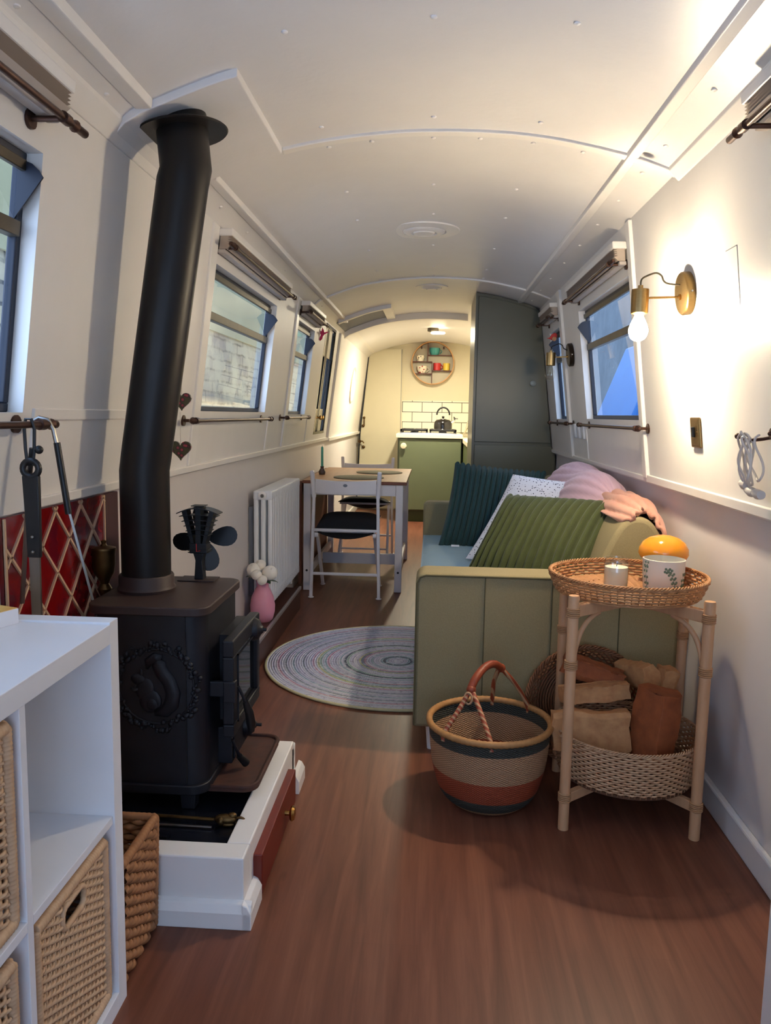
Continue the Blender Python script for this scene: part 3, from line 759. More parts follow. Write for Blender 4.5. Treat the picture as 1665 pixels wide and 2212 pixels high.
MB().prism(rrect(SX0-.005, SX1+.002, SY0-.004, SY1+.004, .045), flat, .677, .70).build('top_plate', IRONTOP, st, smooth=True, bevel=.003)
MB().prism(rrect(SX0, SX1-.004, SY0-.002, SY1+.002, .045), flat, .196, .222).build('base_rim', IRON, st, smooth=True, bevel=.003)
for (x, y) in ((SX1-.06, SY0+.04), (SX1-.06, SY1-.04), (SX0+.05, SY0+.04), (SX0+.05, SY1-.04)):
    MB().prism([(-.022,.20),(.022,.20),(.018,.147),(-.018,.147)], lambda a, b, d: (x+a, y+d, b), -.02, .02).build('leg', IRON, st, bevel=.003)
MB().box(SX1-.058, SX1-.055, SY0+.003, SY0+.010, .225, .675).build('corner_seam', BLACK, st)
mb = MB().prism(rrect(SX1-.03, SX1+.118, SY0+.04, SY1+.01, .04, corners=(1,0,0,1)), flat, .190, .200)
lip = [(x, y, .203) for x, y in rrect(SX1-.03, SX1+.116, SY0+.042, SY1+.008, .04, corners=(1,0,0,1))]
mb.tube(lip, .006, 8, closed=True)
mb.build('ash_lip', RUST, st, smooth=True)
# door with window
dx0, dx1 = SX1+.026, SX1+.056
dy0, dy1, dz0, dz1 = SY0+.055, SY1-.008, .335, .60
door = MB()
for q in ((dy0, dy1, dz1-.045, dz1), (dy0, dy1, dz0, dz0+.035), (dy0, dy0+.05, dz0+.035, dz1-.045), (dy1-.03, dy1, dz0+.035, dz1-.045)): door.box(dx0, dx1, *q)
do = door.build('stove_door', IRON, st, bevel=.004)
MB().box(SX1-.012, dx0+.002, dy0+.10, dy1-.01, dz0+.01, dz1-.012).build('door_frame', IRON, st)
MB().box(dx0+.012, dx0+.018, dy0+.045, dy1-.025, dz0+.03, dz1-.04).build('door_glass', DARKG, do)
MB().box(dx1, dx1+.004, dy0+.04, dy1-.018, dz1-.050, dz1-.046).box(dx1, dx1+.004, dy0+.04, dy1-.018, dz0+.03, dz0+.034).box(dx1, dx1+.004, dy0+.04, dy0+.044, dz0+.03, dz1-.046).build('glass_rim', IRON, do)
RY = Matrix.Rotation(pi/2, 4, 'Y')
MB().lathe([(.034,0),(.034,.006),(.028,.018),(.014,.024),(.010,.030),(.0,.031)], (dx1-.004, dy1-.07, dz1-.035), 28, RY).cyl((dx1+.02, dy1-.07, dz1-.035), (dx1+.036, dy1-.07, dz1-.035), .005, n=10).build('air_spinner', IRON, do, smooth=True)
MB().box(dx0+.004, dx1+.006, dy0-.010, dy0+.016, .435, .492).box(SX1-.008, dx0+.004, dy0-.004, dy0+.010, .448, .490).build('latch', IRON, do, bevel=.003)
h0 = Vector((dx1+.010, dy0+.01, .475))
MB().tube([h0, h0+Vector((.012,.005,-.03)), h0+Vector((.016,.012,-.05))], .0045, 8).build('handle_rod', IRON, do, smooth=True)
MB().tube([h0+Vector((.016,.012,-.045)), h0+Vector((.024,.022,-.08)), h0+Vector((.026,.035,-.115)), h0+Vector((.025,.042,-.14))], [.008,.012,.013,.009], 12).build('handle_grip', BLACK, do, smooth=True)
lo = MB().box(SX1-.012, SX1+.030, dy0+.08, dy1-.01, .225, .330)
lo.box(SX1+.03, SX1+.038, dy0+.04, dy1-.005, .318, .330).box(SX1+.03, SX1+.036, dy0+.09, dy0+.10, .235, .32)
la = lo.build('ash_door', IRON, st, bevel=.003)
MB().lathe([(.036,0),(.036,.008),(.030,.020),(.012,.026),(.009,.034),(.0,.035)], (SX1+.028, dy1-.075, .275), 28, RY).cyl((SX1+.06, dy1-.075, .275), (SX1+.078, dy1-.075, .275), .005, n=10).build('air_spinner', IRON, la, smooth=True)
g0 = Vector((SX1+.034, dy0+.07, .30))
MB().tube([g0, g0+Vector((.012,.01,-.04)), g0+Vector((.016,.02,-.06))], .0045, 8).build('handle_rod', IRON, la, smooth=True)
MB().tube([g0+Vector((.014,.018,-.055)), g0+Vector((.028,.04,-.085))], [.009,.012], 12).build('handle_grip', BLACK, la, smooth=True)
# squirrel and oak wreath relief on the near side
rc = Vector((-.700, SY0+.006, .487))
mb = MB()
for k in range(110):
    t = 2*pi*k/110 + random.uniform(-.03, .03); r = .108 + random.uniform(-.012, .013)
    s1 = random.uniform(.004, .0085)
    mb.ball(rc+Vector((r*cos(t), 0, r*sin(t))), (s1*random.uniform(.8,1.6), 0.0065, s1), 8, 5, Matrix.Rotation(t, 4, 'Y'))
mb.tube([rc+Vector((.1*cos(t), 0, .1*sin(t))) for t in [2*pi*i/30 for i in range(30)]], .003, 6, closed=True)
mb.build('wreath_relief', IRON, st, smooth='all')
mb = MB()
tail = [(-.005,-.068),(.022,-.066),(.040,-.045),(.044,-.015),(.034,.015),(.016,.038),(.008,.058),(.016,.073)]
mb.tube([rc+Vector((a, .002, b)) for a, b in tail], [.012,.018,.021,.021,.020,.020,.021,.014], 12, flat=1., up=(0,1,0))
tail2 = [(.016,.073),(-.003,.077),(-.020,.066),(-.024,.046)]
mb.tube([rc+Vector((a, .002, b)) for a, b in tail2], [.014,.015,.012,.005], 12, up=(0,1,0))
mb.ball(rc+Vector((-.016,0,-.040)), (.030,.010,.032)).ball(rc+Vector((-.030,0,-.008)), (.024,.009,.030), rot=Matrix.Rotation(.4, 4, 'Y'))
mb.ball(rc+Vector((-.048,0,.018)), (.020,.009,.015), rot=Matrix.Rotation(.3, 4, 'Y')).ball(rc+Vector((-.040,0,.036)), (.005,.005,.010)).ball(rc+Vector((-.012,.0,-.046)), (.018,.014,.020))
mb.tube([rc+Vector((-.040,-.001,-.004)), rc+Vector((-.058,-.002,-.012)), rc+Vector((-.066,-.002,-.004))], .005, 8)
# flatten the relief towards the plate
for i, v in enumerate(mb.v): mb.v[i] = (v[0], rc.y + (v[1]-rc.y)*.55, v[2])
mb.build('squirrel_relief', IRON, st, smooth='all')
def text_mesh(txt, size, depth, name, m, parent, loc, rot):
    cu = bpy.data.curves.new(name, 'FONT'); cu.body = txt; cu.size = size; cu.extrude = depth; cu.align_x = 'CENTER'
    o = bpy.data.objects.new(name, cu); COL.objects.link(o)
    dg = bpy.context.evaluated_depsgraph_get(); me = bpy.data.meshes.new_from_object(o.evaluated_get(dg))
    bpy.data.objects.remove(o)
    q = bpy.data.objects.new(name, me); COL.objects.link(q); me.materials.clear(); me.materials.append(m)
    q.parent = parent; q.location = Vector(loc)-WORLD[parent.name]; q.rotation_euler = rot; return q
text_mesh('morsø', .026, .0012, 'cast_lettering', IRONTOP, st, (SX1-.011, SY0+.20, .632), (pi/2, 0, pi/2))

# flue
FX, FY = -.79, 2.125
fl = thing('stove_flue', 'tall black bent flue pipe rising from the stove to the ceiling', 'flue', (FX, FY, .70))
MB().lathe([(.078,.700),(.080,.708),(.075,.716),(.075,.742),(.072,.746),(.06,.746)], (FX, FY, 0), 36).build('collar', IRONTOP, fl, smooth=True)
pth = [(FX,FY,.70),(FX,FY,1.035),(FX+.006,FY,1.075),(-.672,FY,1.795),(-.664,FY+.003,1.83),(-.683,FY+.025,1.97)]
MB().tube(pth, .067, 36).build('pipe', FLUE, fl, smooth=True)
MB().lathe([(.060,0),(.117,0),(.120,.003),(.117,.006),(.060,.006)], (-.680, FY+.03, 1.928), 44, Matrix.Rotation(-.12, 4, 'Y')).build('ceiling_flange', FLUE, fl, smooth=True)

# stove fan
fx, fy = -.682, 2.275
fn = thing('stove_fan', 'black heat-powered fan standing on the stove top beside the flue', 'stove fan', (fx, fy, .70))
MB().box(fx-.060, fx+.050, fy-.035, fy+.035, .7005, .7035).build('base_plate', IRONTOP, fn, bevel=.001)
mb = MB().prism([(-.014,.703),(.014,.703),(.010,.76),(.022,.80),(-.022,.80),(-.010,.76)], lambda a, b, d: (fx+a, fy+d, b), -.016, .016)
mb.box(fx-.026, fx+.026, fy-.022, fy+.022, .782, .812)
mb.build('lower_body', BLACK, fn, bevel=.002)
mb = MB()
def fin(z, w, th=.0025, curve=.012, dep=.026):
    n = 10
    P = [(-w + 2*w*i/n, z - curve*((-1+2*i/n)**2)) for i in range(n+1)]
    mb.prism(P + [(a, b+th) for a, b in reversed(P)], lambda a, b, d: (fx+a, fy+d, b), -dep, dep)
fin(.915, .062, .003, .016, .028)
for k, (z, w) in enumerate(((.895,.055),(.880,.048),(.866,.042),(.852,.036),(.838,.032))): fin(z, w, .002, .004, .024)
for z in (.792, .786): fin(z, .030, .002, .002, .024)
for sgn in (-1, 1):
    mb.prism([(sgn*.012,.81),(sgn*.022,.81),(sgn*.048,.905),(sgn*.034,.91)], lambda a, b, d: (fx+a, fy+d, b), -.02, .02)
mb.box(fx-.008, fx+.008, fy-.02, fy+.02, .80, .915).box(fx-.012, fx+.014, fy-.02, fy+.016, .916, .920)
mb.box(fx-.02, fx+.02, fy-.022, fy+.018, .922, .9245)
mb.build('cooling_fins', BLACK, fn, bevel=.0006)
MB().tube([(fx-.004,fy-.024,.812),(fx-.002,fy-.03,.79),(fx+.008,fy-.026,.792)], .0012, 6).build('wire', REDP, fn)
hub = Vector((fx+.004, fy+.040, .818))
MB().cyl(hub-Vector((0,.016,0)), hub+Vector((0,.008,0)), .014, n=18).build('hub', BLACK, fn, smooth=True)
for ang in (100, 190, 280, 8):
    t = math.radians(ang); mb = MB(); n = 20
    o_ = [(.010+.045*(1-cos(2*pi*i/n)) , .036*sin(2*pi*i/n)*(.55+.45*(1-cos(2*pi*i/n))/2)) for i in range(n)]
    mb.prism(o_, lambda a, b, d: hub + Vector((a*cos(t)-b*sin(t), d + b*.35, a*sin(t)+b*cos(t))), -.0008, .0008)
    mb.build('blade', BLACK, fn)

# poker on the hearth and a small black tray
pk = thing('companion_poker', 'poker with an ornate old brass head lying on the slate hearth', 'poker', (-.57, 1.88, .146))
MB().tube([(-.80,1.90,.155),(-.66,1.893,.156),(-.535,1.883,.158)], .0045, 8).build('shaft', BRASSO, pk, smooth=True)
mb = MB().ball((-.505,1.880,.162), (.030,.014,.014)).ball((-.488,1.882,.172), (.012,.009,.008)).ball((-.515,1.872,.160), (.01,.01,.012)).ball((-.50,1.872,.152), (.02,.006,.006))
mb.tube([Vector((-.468,1.879,.160))+Vector((.013*cos(t),0,.009*sin(t))) for t in [2*pi*i/14 for i in range(14)]], .0035, 6, closed=True)
mb.build('ornate_head', BRASSO, pk, smooth='all')
tag(MB().tube([(-.80,1.862,.151),(-.535,1.858,.151)], .003, 8).build('fire_rod', STEEL, smooth=True), 'thin straight steel rod lying in front of the brass poker', 'fire tool')
mb = MB().box(-.70,-.628,1.79,1.822,.147,.152); mb.box(-.70,-.628,1.788,1.792,.147,.160)
tag(mb.build('small_tray', BLKGL, bevel=.001), 'small black glossy tray at the near edge of the hearth', 'tray')
# ------------------------------------------------------------------ cube shelf and baskets
ku = thing('cube_shelf', 'white four-cube shelving unit in the near left corner', 'shelving unit', (-.77, 1.10, 0))
KX0, KX1 = -.94, -.60
MB().box(KX0, KX1, 1.418, 1.456, 0, .800).build('side_panel', SHELFW, ku, bevel=.0012)
MB().box(KX0, KX1, .749, .787, 0, .800).build('side_panel', SHELFW, ku, bevel=.0012)
MB().box(KX0, KX1, .787, 1.418, .758, .796).build('top_panel', SHELFW, ku, bevel=.0012)
MB().box(KX0, KX1, .787, 1.418, .0, .038).build('bottom_panel', SHELFW, ku, bevel=.0012)
MB().box(KX0, KX1-.004, 1.092, 1.110, .038, .758).build('divider', SHELFW, ku, bevel=.001)
MB().box(KX0, KX1-.004, 1.110, 1.418, .396, .413).build('shelf', SHELFW, ku, bevel=.001)
MB().box(KX0, KX1-.004, .787, 1.092, .396, .413).build('shelf', SHELFW, ku, bevel=.001)

def wave_strand(mb, fn, a0, a1, b, pitch, amp, r, ph, seg=4, n=5, flat=.8):
    """strand along 'a' at height b, weaving in/out over stakes of the given pitch"""
    N = max(2, int((a1-a0)/pitch*seg))
    P = [fn(a0+(a1-a0)*i/N, b, amp*sin(pi*(a0+(a1-a0)*i/N)/pitch + ph)) for i in range(N+1)]
    mb.tube(P, r, n, caps=False)
def wrapped(mb, p0, p1, r, pitch=.007, n=10):
    p0 = Vector(p0); p1 = Vector(p1); L = (p1-p0).length; N = int(L/pitch*3)
    mb.tube([p0.lerp(p1, i/N) for i in range(N+1)], [r*(.9+.12*abs(sin(pi*(i/N)*L/pitch))) for i in range(N+1)], n)
def square_basket(x1, y0, y1, z0, z1, label, handle=True):
    t = thing('wicker_basket', label, 'basket', (x1-.15, (y0+y1)/2, z0))
    fn = lambda y, z, d: Vector((x1+d, y, z))
    mb = MB(); r = .011
    for q in (((x1,y0+r,z1-r),(x1,y1-r,z1-r)), ((x1,y0+r,z0+r),(x1,y1-r,z0+r)), ((x1,y0+r,z0+r),(x1,y0+r,z1-r)), ((x1,y1-r,z0+r),(x1,y1-r,z1-r)),
              ((x1-.30,y0+r,z1-r),(x1-.0,y0+r,z1-r)), ((x1-.30,y1-r,z1-r),(x1,y1-r,z1-r)), ((x1-.30,y0+r,z1-r),(x1-.30,y1-r,z1-r))): wrapped(mb, *q, r)
    mb.build('wrapped_frame', CANE, t, smooth='all')
    mb = MB(); a0, a1 = y0+2*r, y1-2*r; hy0, hy1, hz0, hz1 = y0+.10, y1-.10, z1-.075, z1-.035
    z = z0+2*r+.003; k = 0
    while z < z1-2*r-.001:
        ph = 0 if k % 2 else pi
        if handle and hz0 < z < hz1:
            wave_strand(mb, fn, a0, hy0-.004, z, .0165, .0038, .0036, ph); wave_strand(mb, fn, hy1+.004, a1, z, .0165, .0038, .0036, ph)
        else: wave_strand(mb, fn, a0, a1, z, .0165, .0038, .0036, ph)
        z += .0079; k += 1
    n = int((a1-a0)/.0165)
    for i in range(n+1):
        y = a0+.0165*i+.003
        if handle and hy0 < y < hy1:
            mb.cyl((x1, y, z0+r), (x1, y, hz0), .003, n=5); mb.cyl((x1, y, hz1), (x1, y, z1-r), .003, n=5)
        else: mb.cyl((x1, y, z0+r), (x1, y, z1-r), .003, n=5)
    mb.build('woven_front', CANE, t, smooth='all')
    if handle:
        mb = MB(); c = [(hy0, hz0), (hy1, hz0), (hy1, hz1), (hy0, hz1)]
        P = [Vector((x1+.002, a, b)) for a, b in rrect(hy0, hy1, hz0, hz1, .016)]
        mb.tube(P, [.0055+.0008*(i % 2) for i in range(len(P))], 8, closed=True); mb.build('handle_rim', CANE, t, smooth='all')
    for yy, sg in ((y0+.006, -1), (y1-.006, 1)):
        mb = MB(); g = lambda a, z, d, yy=yy: Vector((a, yy+d, z)); z = z0+.02; k = 0
        while z < z1-.02: wave_strand(mb, g, x1-.29, x1-.015, z, .02, .004, .0042, 0 if k % 2 else pi, n=4, seg=3); z += .011; k += 1
        mb.build('woven_side', CANE, t, smooth='all')
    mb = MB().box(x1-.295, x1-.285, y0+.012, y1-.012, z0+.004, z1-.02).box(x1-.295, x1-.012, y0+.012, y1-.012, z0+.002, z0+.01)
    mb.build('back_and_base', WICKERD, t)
    return t
square_basket(KX1-.016, 1.120, 1.405, .040, .380, 'cane basket with a slot handle in the lower far cube of the white shelf')
square_basket(KX1-.016, .80, 1.082, .415, .745, 'cane basket in the upper near cube of the white shelf', handle=False)
square_basket(KX1-.016, .80, 1.070, .040, .375, 'cane basket in the lower near cube of the white shelf', handle=False)

# plaited basket between shelf and plinth
hb = thing('hyacinth_basket', 'chunky plaited brown basket between the white shelf and the hearth plinth', 'basket', (-.76, 1.57, 0))
bx0, bx1, by0, by1, bz = -.92, -.612, 1.468, 1.668, .285
mb = MB(); k = 0; z = .014
while z < bz-.018:
    ph = 0 if k % 2 else pi
    for fn, a0, a1 in ((lambda a, z, d: Vector((bx1-.010*(1-z/bz)+d, a, z)), by0+.01, by1-.01), (lambda a, z, d: Vector((a, by1+d, z)), bx0, bx1-.01), (lambda a, z, d: Vector((a, by0-d, z)), bx0, bx1-.01)):
        wave_strand(mb, fn, a0, a1, z, .022, .0055, .0078, ph + random.uniform(-.5,.5), n=6, seg=6)
    z += .0125; k += 1
mb.build('plaited_sides', HYA, hb, smooth='all')
mb = MB(); r = .010
for p, q in (((bx1,by0,bz-r),(bx1,by1,bz-r)), ((bx0,by1,bz-r),(bx1,by1,bz-r)), ((bx0,by0,bz-r),(bx1,by0,bz-r)), ((bx1-.008,by1,.01),(bx1,by1,bz-r))): wrapped(mb, p, q, r, .012)
mb.build('rolled_rim', HYA, hb, smooth='all')
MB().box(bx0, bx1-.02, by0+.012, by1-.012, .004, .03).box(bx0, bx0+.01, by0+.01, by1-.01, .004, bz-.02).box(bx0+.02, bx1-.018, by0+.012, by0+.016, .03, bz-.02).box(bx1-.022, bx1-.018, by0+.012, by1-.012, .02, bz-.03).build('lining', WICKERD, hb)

# things on the shelf top
mbx = thing('matchbox', 'white and orange matchbox on the far left of the shelf top', 'matchbox', (-.81, 1.36, .796))
MB().obox((-.815, 1.368, .8105), (.055, .105, .029), Matrix.Rotation(-.35, 4, 'Z')).build('sleeve', MATCH, mbx, bevel=.001)
MB().obox((-.815, 1.368, .8255), (.052, .102, .001), Matrix.Rotation(-.35, 4, 'Z')).build('printed_top', mat('orange print', (222,150,70), .5, c2=(240,220,130), ns=50), mbx)
lg = thing('lighter', 'magenta gas lighter with dark cap lying on the matchbox', 'lighter', (-.84, 1.36, .826))
MB().tube([(-.93,1.33,.838),(-.832,1.355,.838)], .0115, 14).build('barrel', PINK, lg, smooth=True)
MB().tube([(-.832,1.355,.838),(-.820,1.358,.838)], [.0125,.0125], 14).build('cap', NAVY, lg, smooth=True)

# ------------------------------------------------------------------ radiator, vase, roses
rd = thing('column_radiator', 'white three-column radiator on the left wall below the window', 'radiator', (-.86, 4.4, .13))
ry0, ry1, rz0, rz1 = 4.0, 4.86, .20, .80
n = 19
mb = MB()
for i in range(n):
    y = ry0 + (ry1-ry0)*(i+.5)/n; hw = (ry1-ry0)/n/2*.80
    for x in (-.905, -.868, -.831): mb.prism(rrect(x-.0125, x+.0125, y-hw, y+hw, .009, 3), flat, rz0+.03, rz1-.03)
mb.build('columns', RADW, rd, smooth=True)
mb = MB()
for i in range(n):
    y = ry0 + (ry1-ry0)*(i+.5)/n; hw = (ry1-ry0)/n/2*.97
    mb.box(-.918, -.818, y-hw, y+hw, rz1-.052, rz1-.004)
mb.build('top_header', RADW, rd, bevel=.008)
mb = MB()
for i in range(n):
    y = ry0 + (ry1-ry0)*(i+.5)/n; hw = (ry1-ry0)/n/2*.97; mb.box(-.918, -.818, y-hw, y+hw, rz0-.002, rz0+.046)
mb.build('bottom_header', RADW, rd, bevel=.008)
mb = MB().lathe([(.022,0),(.022,.004),(.012,.006),(.011,.010),(.0,.010)], (-.868, ry0-.001, rz1-.028), 20, Matrix.Rotation(pi/2, 4, 'X')); mb.build('end_plug', TRIM, rd, smooth=True)
MB().lathe([(.009,0),(.009,.004),(.0,.004)], (-.868, ry0-.010, rz1-.028), 16, Matrix.Rotation(pi/2, 4, 'X')).build('air_vent', STEEL, rd, smooth=True)
MB().cyl((-.868, ry0+.03, .131), (-.868, ry0+.03, .20), .008).cyl((-.868, ry1-.03, .131), (-.868, ry1-.03, .20), .008).build('pipes', RADW, rd, smooth=True)
MB().box(-.948, -.925, ry0+.03, ry0+.08, rz0+.04, rz1-.09).build('wall_bracket', GREYD, rd)

vx, vy, vz = -.852, 3.925, .13
vs_ = tag(MB().lathe([(0,0),(.040,0),(.052,.012),(.062,.05),(.064,.085),(.056,.13),(.040,.165),(.031,.18),(.031,.205),(.034,.212),(.029,.212),(.027,.18),(.03,.17),(.0,.16)], (vx, vy, vz), 36).build('pink_vase', PINKV, smooth=True), 'frosted pink vase on the brown ledge beside the radiator', 'vase')
def rose(c, r, label):
    c = Vector(c); t = thing('white_rose', label, 'flower', tuple(c), 'white roses in the pink vase')
    rnd = random.Random(int(c.x*9999)); mb = MB()
    T = (Matrix.Rotation(.75, 3, 'X') @ Matrix.Rotation(rnd.uniform(-.4,.4), 3, 'Y'))
    for ring_, (nr, rr, top) in enumerate(((5, 1.0, .36), (5, .84, .30), (4, .64, .24), (4, .44, .16), (3, .25, .1))):
        for k in range(nr):
            a = 2*pi*k/nr + ring_*.6 + rnd.uniform(-.15, .15)
            def pf(u, v, a=a, rr=rr, top=top):
                ph = pi*(.97 - (.97-top)*v); ang = a + (u-.5)*1.9*(1-.25*v)
                R_ = r*rr*(1 + .07*v*v*v + .05*abs(2*u-1)*v)
                return c + T @ Vector((R_*sin(ph)*cos(ang), R_*sin(ph)*sin(ang), -R_*cos(ph)*-.9*-1))
            mb.grid(pf, 6, 6)
    mb.ball(c, (r*.3, r*.3, r*.3), 8, 6)
    mb.build('petals', ROSE, t, smooth='all')
    MB().tube([c+Vector((0,0,-r*.6)), Vector((vx+(c.x-vx)*.35, vy+(c.y-vy)*.35, vz+.215)), Vector((vx+(c.x-vx)*.2, vy+(c.y-vy)*.2, vz+.17))], .0022, 6).build('stem', LEAF, t)
    return t
rose((-.892,3.895,.405), .034, 'white rose at the left of the bunch in the pink vase')
rose((-.862,3.915,.425), .028, 'topmost white rose of the bunch in the pink vase')
rose((-.806,3.89,.392), .037, 'big open white rose at the right of the bunch in the pink vase')
rose((-.866,3.85,.387), .026, 'small round white rose in the middle of the bunch in the pink vase')
rose((-.838,3.845,.362), .025, 'lowest white rosebud over the rim of the pink vase')
rose((-.908,3.935,.380), .026, 'rearmost white rose against the wall in the pink vase')
mb = MB()
for (dx, dy, dz, a) in ((-.045,-.03,.0,2.8),(-.02,-.05,.01,-1.9),(.03,-.045,-.01,-.8),(-.06,.0,.01,3.3),(.05,-.01,-.015,.2),(.0,.01,.03,1.2)):
    c = Vector((vx+dx*.6, vy+dy*.6, vz+.225+dz)); d = Vector((cos(a), sin(a), .25)); s_ = Vector((-sin(a), cos(a), 0))
    mb.grid(lambda u, v, c=c, d=d, s_=s_: c + d*(.05*u) + s_*(.016*sin(pi*u)*(v-.5)*2) + Vector((0,0,-.02*u*u + .004*abs(v-.5))), 6, 4)
tag(mb.build('rose_foliage', LEAF, smooth='all', solid=.0008), 'green leaves round the white roses in the pink vase', 'leaves')

# ------------------------------------------------------------------ table and chairs
tt = thing('drop_leaf_table', 'birch topped table with white legs and a folded-down leaf by the left wall', 'table', (-.50, 5.85, 0))
TX0, TX1, TY0, TY1, TZ = -.858, -.165, 5.21, 6.52, .755
MB().box(TX0, TX1, TY0, TY1, TZ-.022, TZ).build('table_top', WOODT, tt, bevel=.003)
MB().box(TX0-.004, TX1+.003, TY0-.006, TY0+.0, TZ-.021, TZ-.001).build('front_edge', WOODE, tt, bevel=.003)
MB().box(TX0-.028, TX0-.006, TY0, TY1, .045, TZ-.006).build('drop_leaf', WOODE, tt, bevel=.004)
MB().box(TX0-.045, TX0-.028, TY0+.02, TY0+.05, .70, .73).build('leaf_hinge', BRASSO, tt)
for (x, y) in ((TX0+.028, TY0+.03), (TX1-.045, TY0+.03), (TX0+.028, TY1-.04), (TX1-.045, TY1-.04)):
    l_ = MB().box(x-.024, x+.024, y-.024, y+.024, 0.004, TZ-.022).build('leg', CHAIRW, tt, bevel=.003)
    if y < 5.5: MB().cyl((x, y-.0245, .14), (x, y-.023, .14), .008, n=10).build('bolt', BLACK, l_)
mb = MB().box(TX0+.05, TX1-.07, TY0+.012, TY0+.034, TZ-.098, TZ-.022).box(TX0+.05, TX1-.07, TY1-.06, TY1-.038, TZ-.098, TZ-.022)
mb.box(TX0+.012, TX0+.032, TY0+.05, TY1-.06, TZ-.098, TZ-.022).box(TX1-.05, TX1-.030, TY0+.05, TY1-.06, TZ-.098, TZ-.022)
mb.build('apron', CHAIRW, tt, bevel=.002)
MB().box(TX0+.05, TX1-.05, 5.84, 5.865, .075, .155).box(TX0+.018, TX0+.038, TY0+.05, TY1-.06, .09, .15).box(TX1-.055, TX1-.035, TY0+.05, TY1-.06, .09, .15).build('stretcher', CHAIRW, tt, bevel=.002)

def chair(label, cx_, cy_):
    t = thing('folding_chair', label, 'chair', (cx_, cy_, 0), 'white folding chairs at the table')
    # uprights at the back (y = 0), seat towards +y
    for s_ in (-1, 1):
        x0, x1 = cx_+s_*.222, cx_+s_*.214
        MB().bar((cx_+s_*.222, cy_+.0, .008), (cx_+s_*.206, cy_+.01, .69), .020, .030, up=(0,1,0)).tube([(cx_+s_*.222, cy_, .004), (cx_+s_*.222, cy_, .012)], .020, 10).build('long_leg', CHAIRW, t, bevel=.004)
        MB().bar((cx_+s_*.206, cy_+.01, .66), (cx_+s_*.217, cy_-.015, .835), .028, .026, up=(0,1,0)).build('back_post', CHAIRW, t, bevel=.008, bseg=3)
        MB().bar((cx_+s_*.186, cy_+.03, .425), (cx_+s_*.200, cy_+.41, .008), .020, .028, up=(0,1,0)).tube([(cx_+s_*.200, cy_+.41, .003), (cx_+s_*.200, cy_+.41, .012)], .018, 10).build('short_leg', CHAIRW, t, bevel=.004)
        MB().cyl((cx_+s_*.178, cy_+.012, .418), (cx_+s_*.200, cy_+.012, .418), .017, n=14).build('pivot', CHAIRW, t, smooth=True)
    mb = MB(); n = 12; w = .196
    P = [(-w+2*w*i/n, .028*(1-(-1+2*i/n)**2)) for i in range(n+1)]
    holes = [(.014*cos(2*pi*i/16), .75+.010*sin(2*pi*i/16)) for i in range(16)]
    for i in range(n):
        (a, ya), (b, yb) = P[i], P[i+1]
        tz = lambda q: .782 - .010*(1-(q/w)**2); bz_ = lambda q: .695 - .006*(1-(q/w)**2)
        mb.add([(cx_+a, cy_-.012-ya, bz_(a)), (cx_+b, cy_-.012-yb, bz_(b)), (cx_+b, cy_-.012-yb, tz(b)), (cx_+a, cy_-.012-ya, tz(a)),
                (cx_+a, cy_+.006-ya, bz_(a)), (cx_+b, cy_+.006-yb, bz_(b)), (cx_+b, cy_+.006-yb, tz(b)), (cx_+a, cy_+.006-ya, tz(a))],
               [(0,1,2,3), (5,4,7,6), (3,2,6,7), (1,0,4,5)])
    bk = mb.build('backrest', CHAIRW, t, smooth=True)
    MB().prism([(a, b-.004) for a, b in holes], lambda a, b, d: (cx_+a, cy_-.0405+d, b), -.001, .001).build('grip_hole', GREYD, bk)
    mb = MB().bar((cx_-.21, cy_, .452), (cx_+.21, cy_, .452), .020, .018).bar((cx_-.215, cy_, .165), (cx_+.215, cy_, .165), .018, .018)
    mb.bar((cx_-.198, cy_+.33, .10), (cx_+.198, cy_+.33, .10), .014, .014)
    mb.build('rail', CHAIRW, t, bevel=.004)
    MB().box(cx_-.19, cx_+.19, cy_+.02, cy_+.41, .430, .448, lambda x, y, z: (x, y, z+.11*(y-cy_))).build('seat', CHAIRW, t, bevel=.004)
    mb = MB()
    def cf(u, v):
        x = (u-.5)*.40; y = .012+.42*v; e = (1-abs(2*u-1)**5)*(1-abs(2*v-1)**5)
        return Vector((cx_+x, cy_+y, .452+.11*y+.045*e))
    mb.grid(cf, 16, 16)
    mb.grid(lambda u, v: Vector((cx_+(u-.5)*.36, cy_-.0+.035*v, .44-.042*(1-(2*u-1)**2)*(1-v) )), 12, 3)
    mb.build('seat_pad', CLOTHB, t, smooth='all', solid=.006)
    return t
near_chair = chair('white folding chair with black seat pad at the near end of the table', -.545, 5.0)
far = copy_thing(near_chair, (-.545, 6.70, 0), pi, 'white folding chair at the far end of the table, half hidden behind it')

cs = thing('candlestick', 'small dark glass candlestick on the left side of the table', 'candlestick', (-.80, 5.72, TZ))
MB().lathe([(0,0),(.022,0),(.024,.006),(.026,.02),(.020,.034),(.012,.046),(.014,.060),(.011,.060),(.009,.048),(0,.046)], (-.80, 5.72, TZ), 24).build('holder', mat('smoked brown glass', (84,66,60), .15, spec=.8), cs, smooth=True)
cd = tag(MB().lathe([(.0095,0),(.0085,.150),(.004,.158),(0,.158)], (-.80, 5.72, TZ+.047), 16).build('taper_candle', CANDLE, smooth=True), 'mint green taper candle standing in the small candlestick', 'candle')
MB().cyl((-.80,5.72,TZ+.203), (-.80,5.72,TZ+.214), .001, n=6).build('wick', BLACK, cd)
PLM = mat('woven grey green placemat', (160,152,124), .9, c2=(128,124,104), ns=60, bump=.4, bs=120)
tag(MB().lathe([(0,.001),(.175,.001),(.178,.004),(.175,.006),(0,.006)], (-.51, 5.50, TZ), 48).build('placemat', PLM, smooth=True), 'round woven placemat behind the near chair on the table', 'placemat')
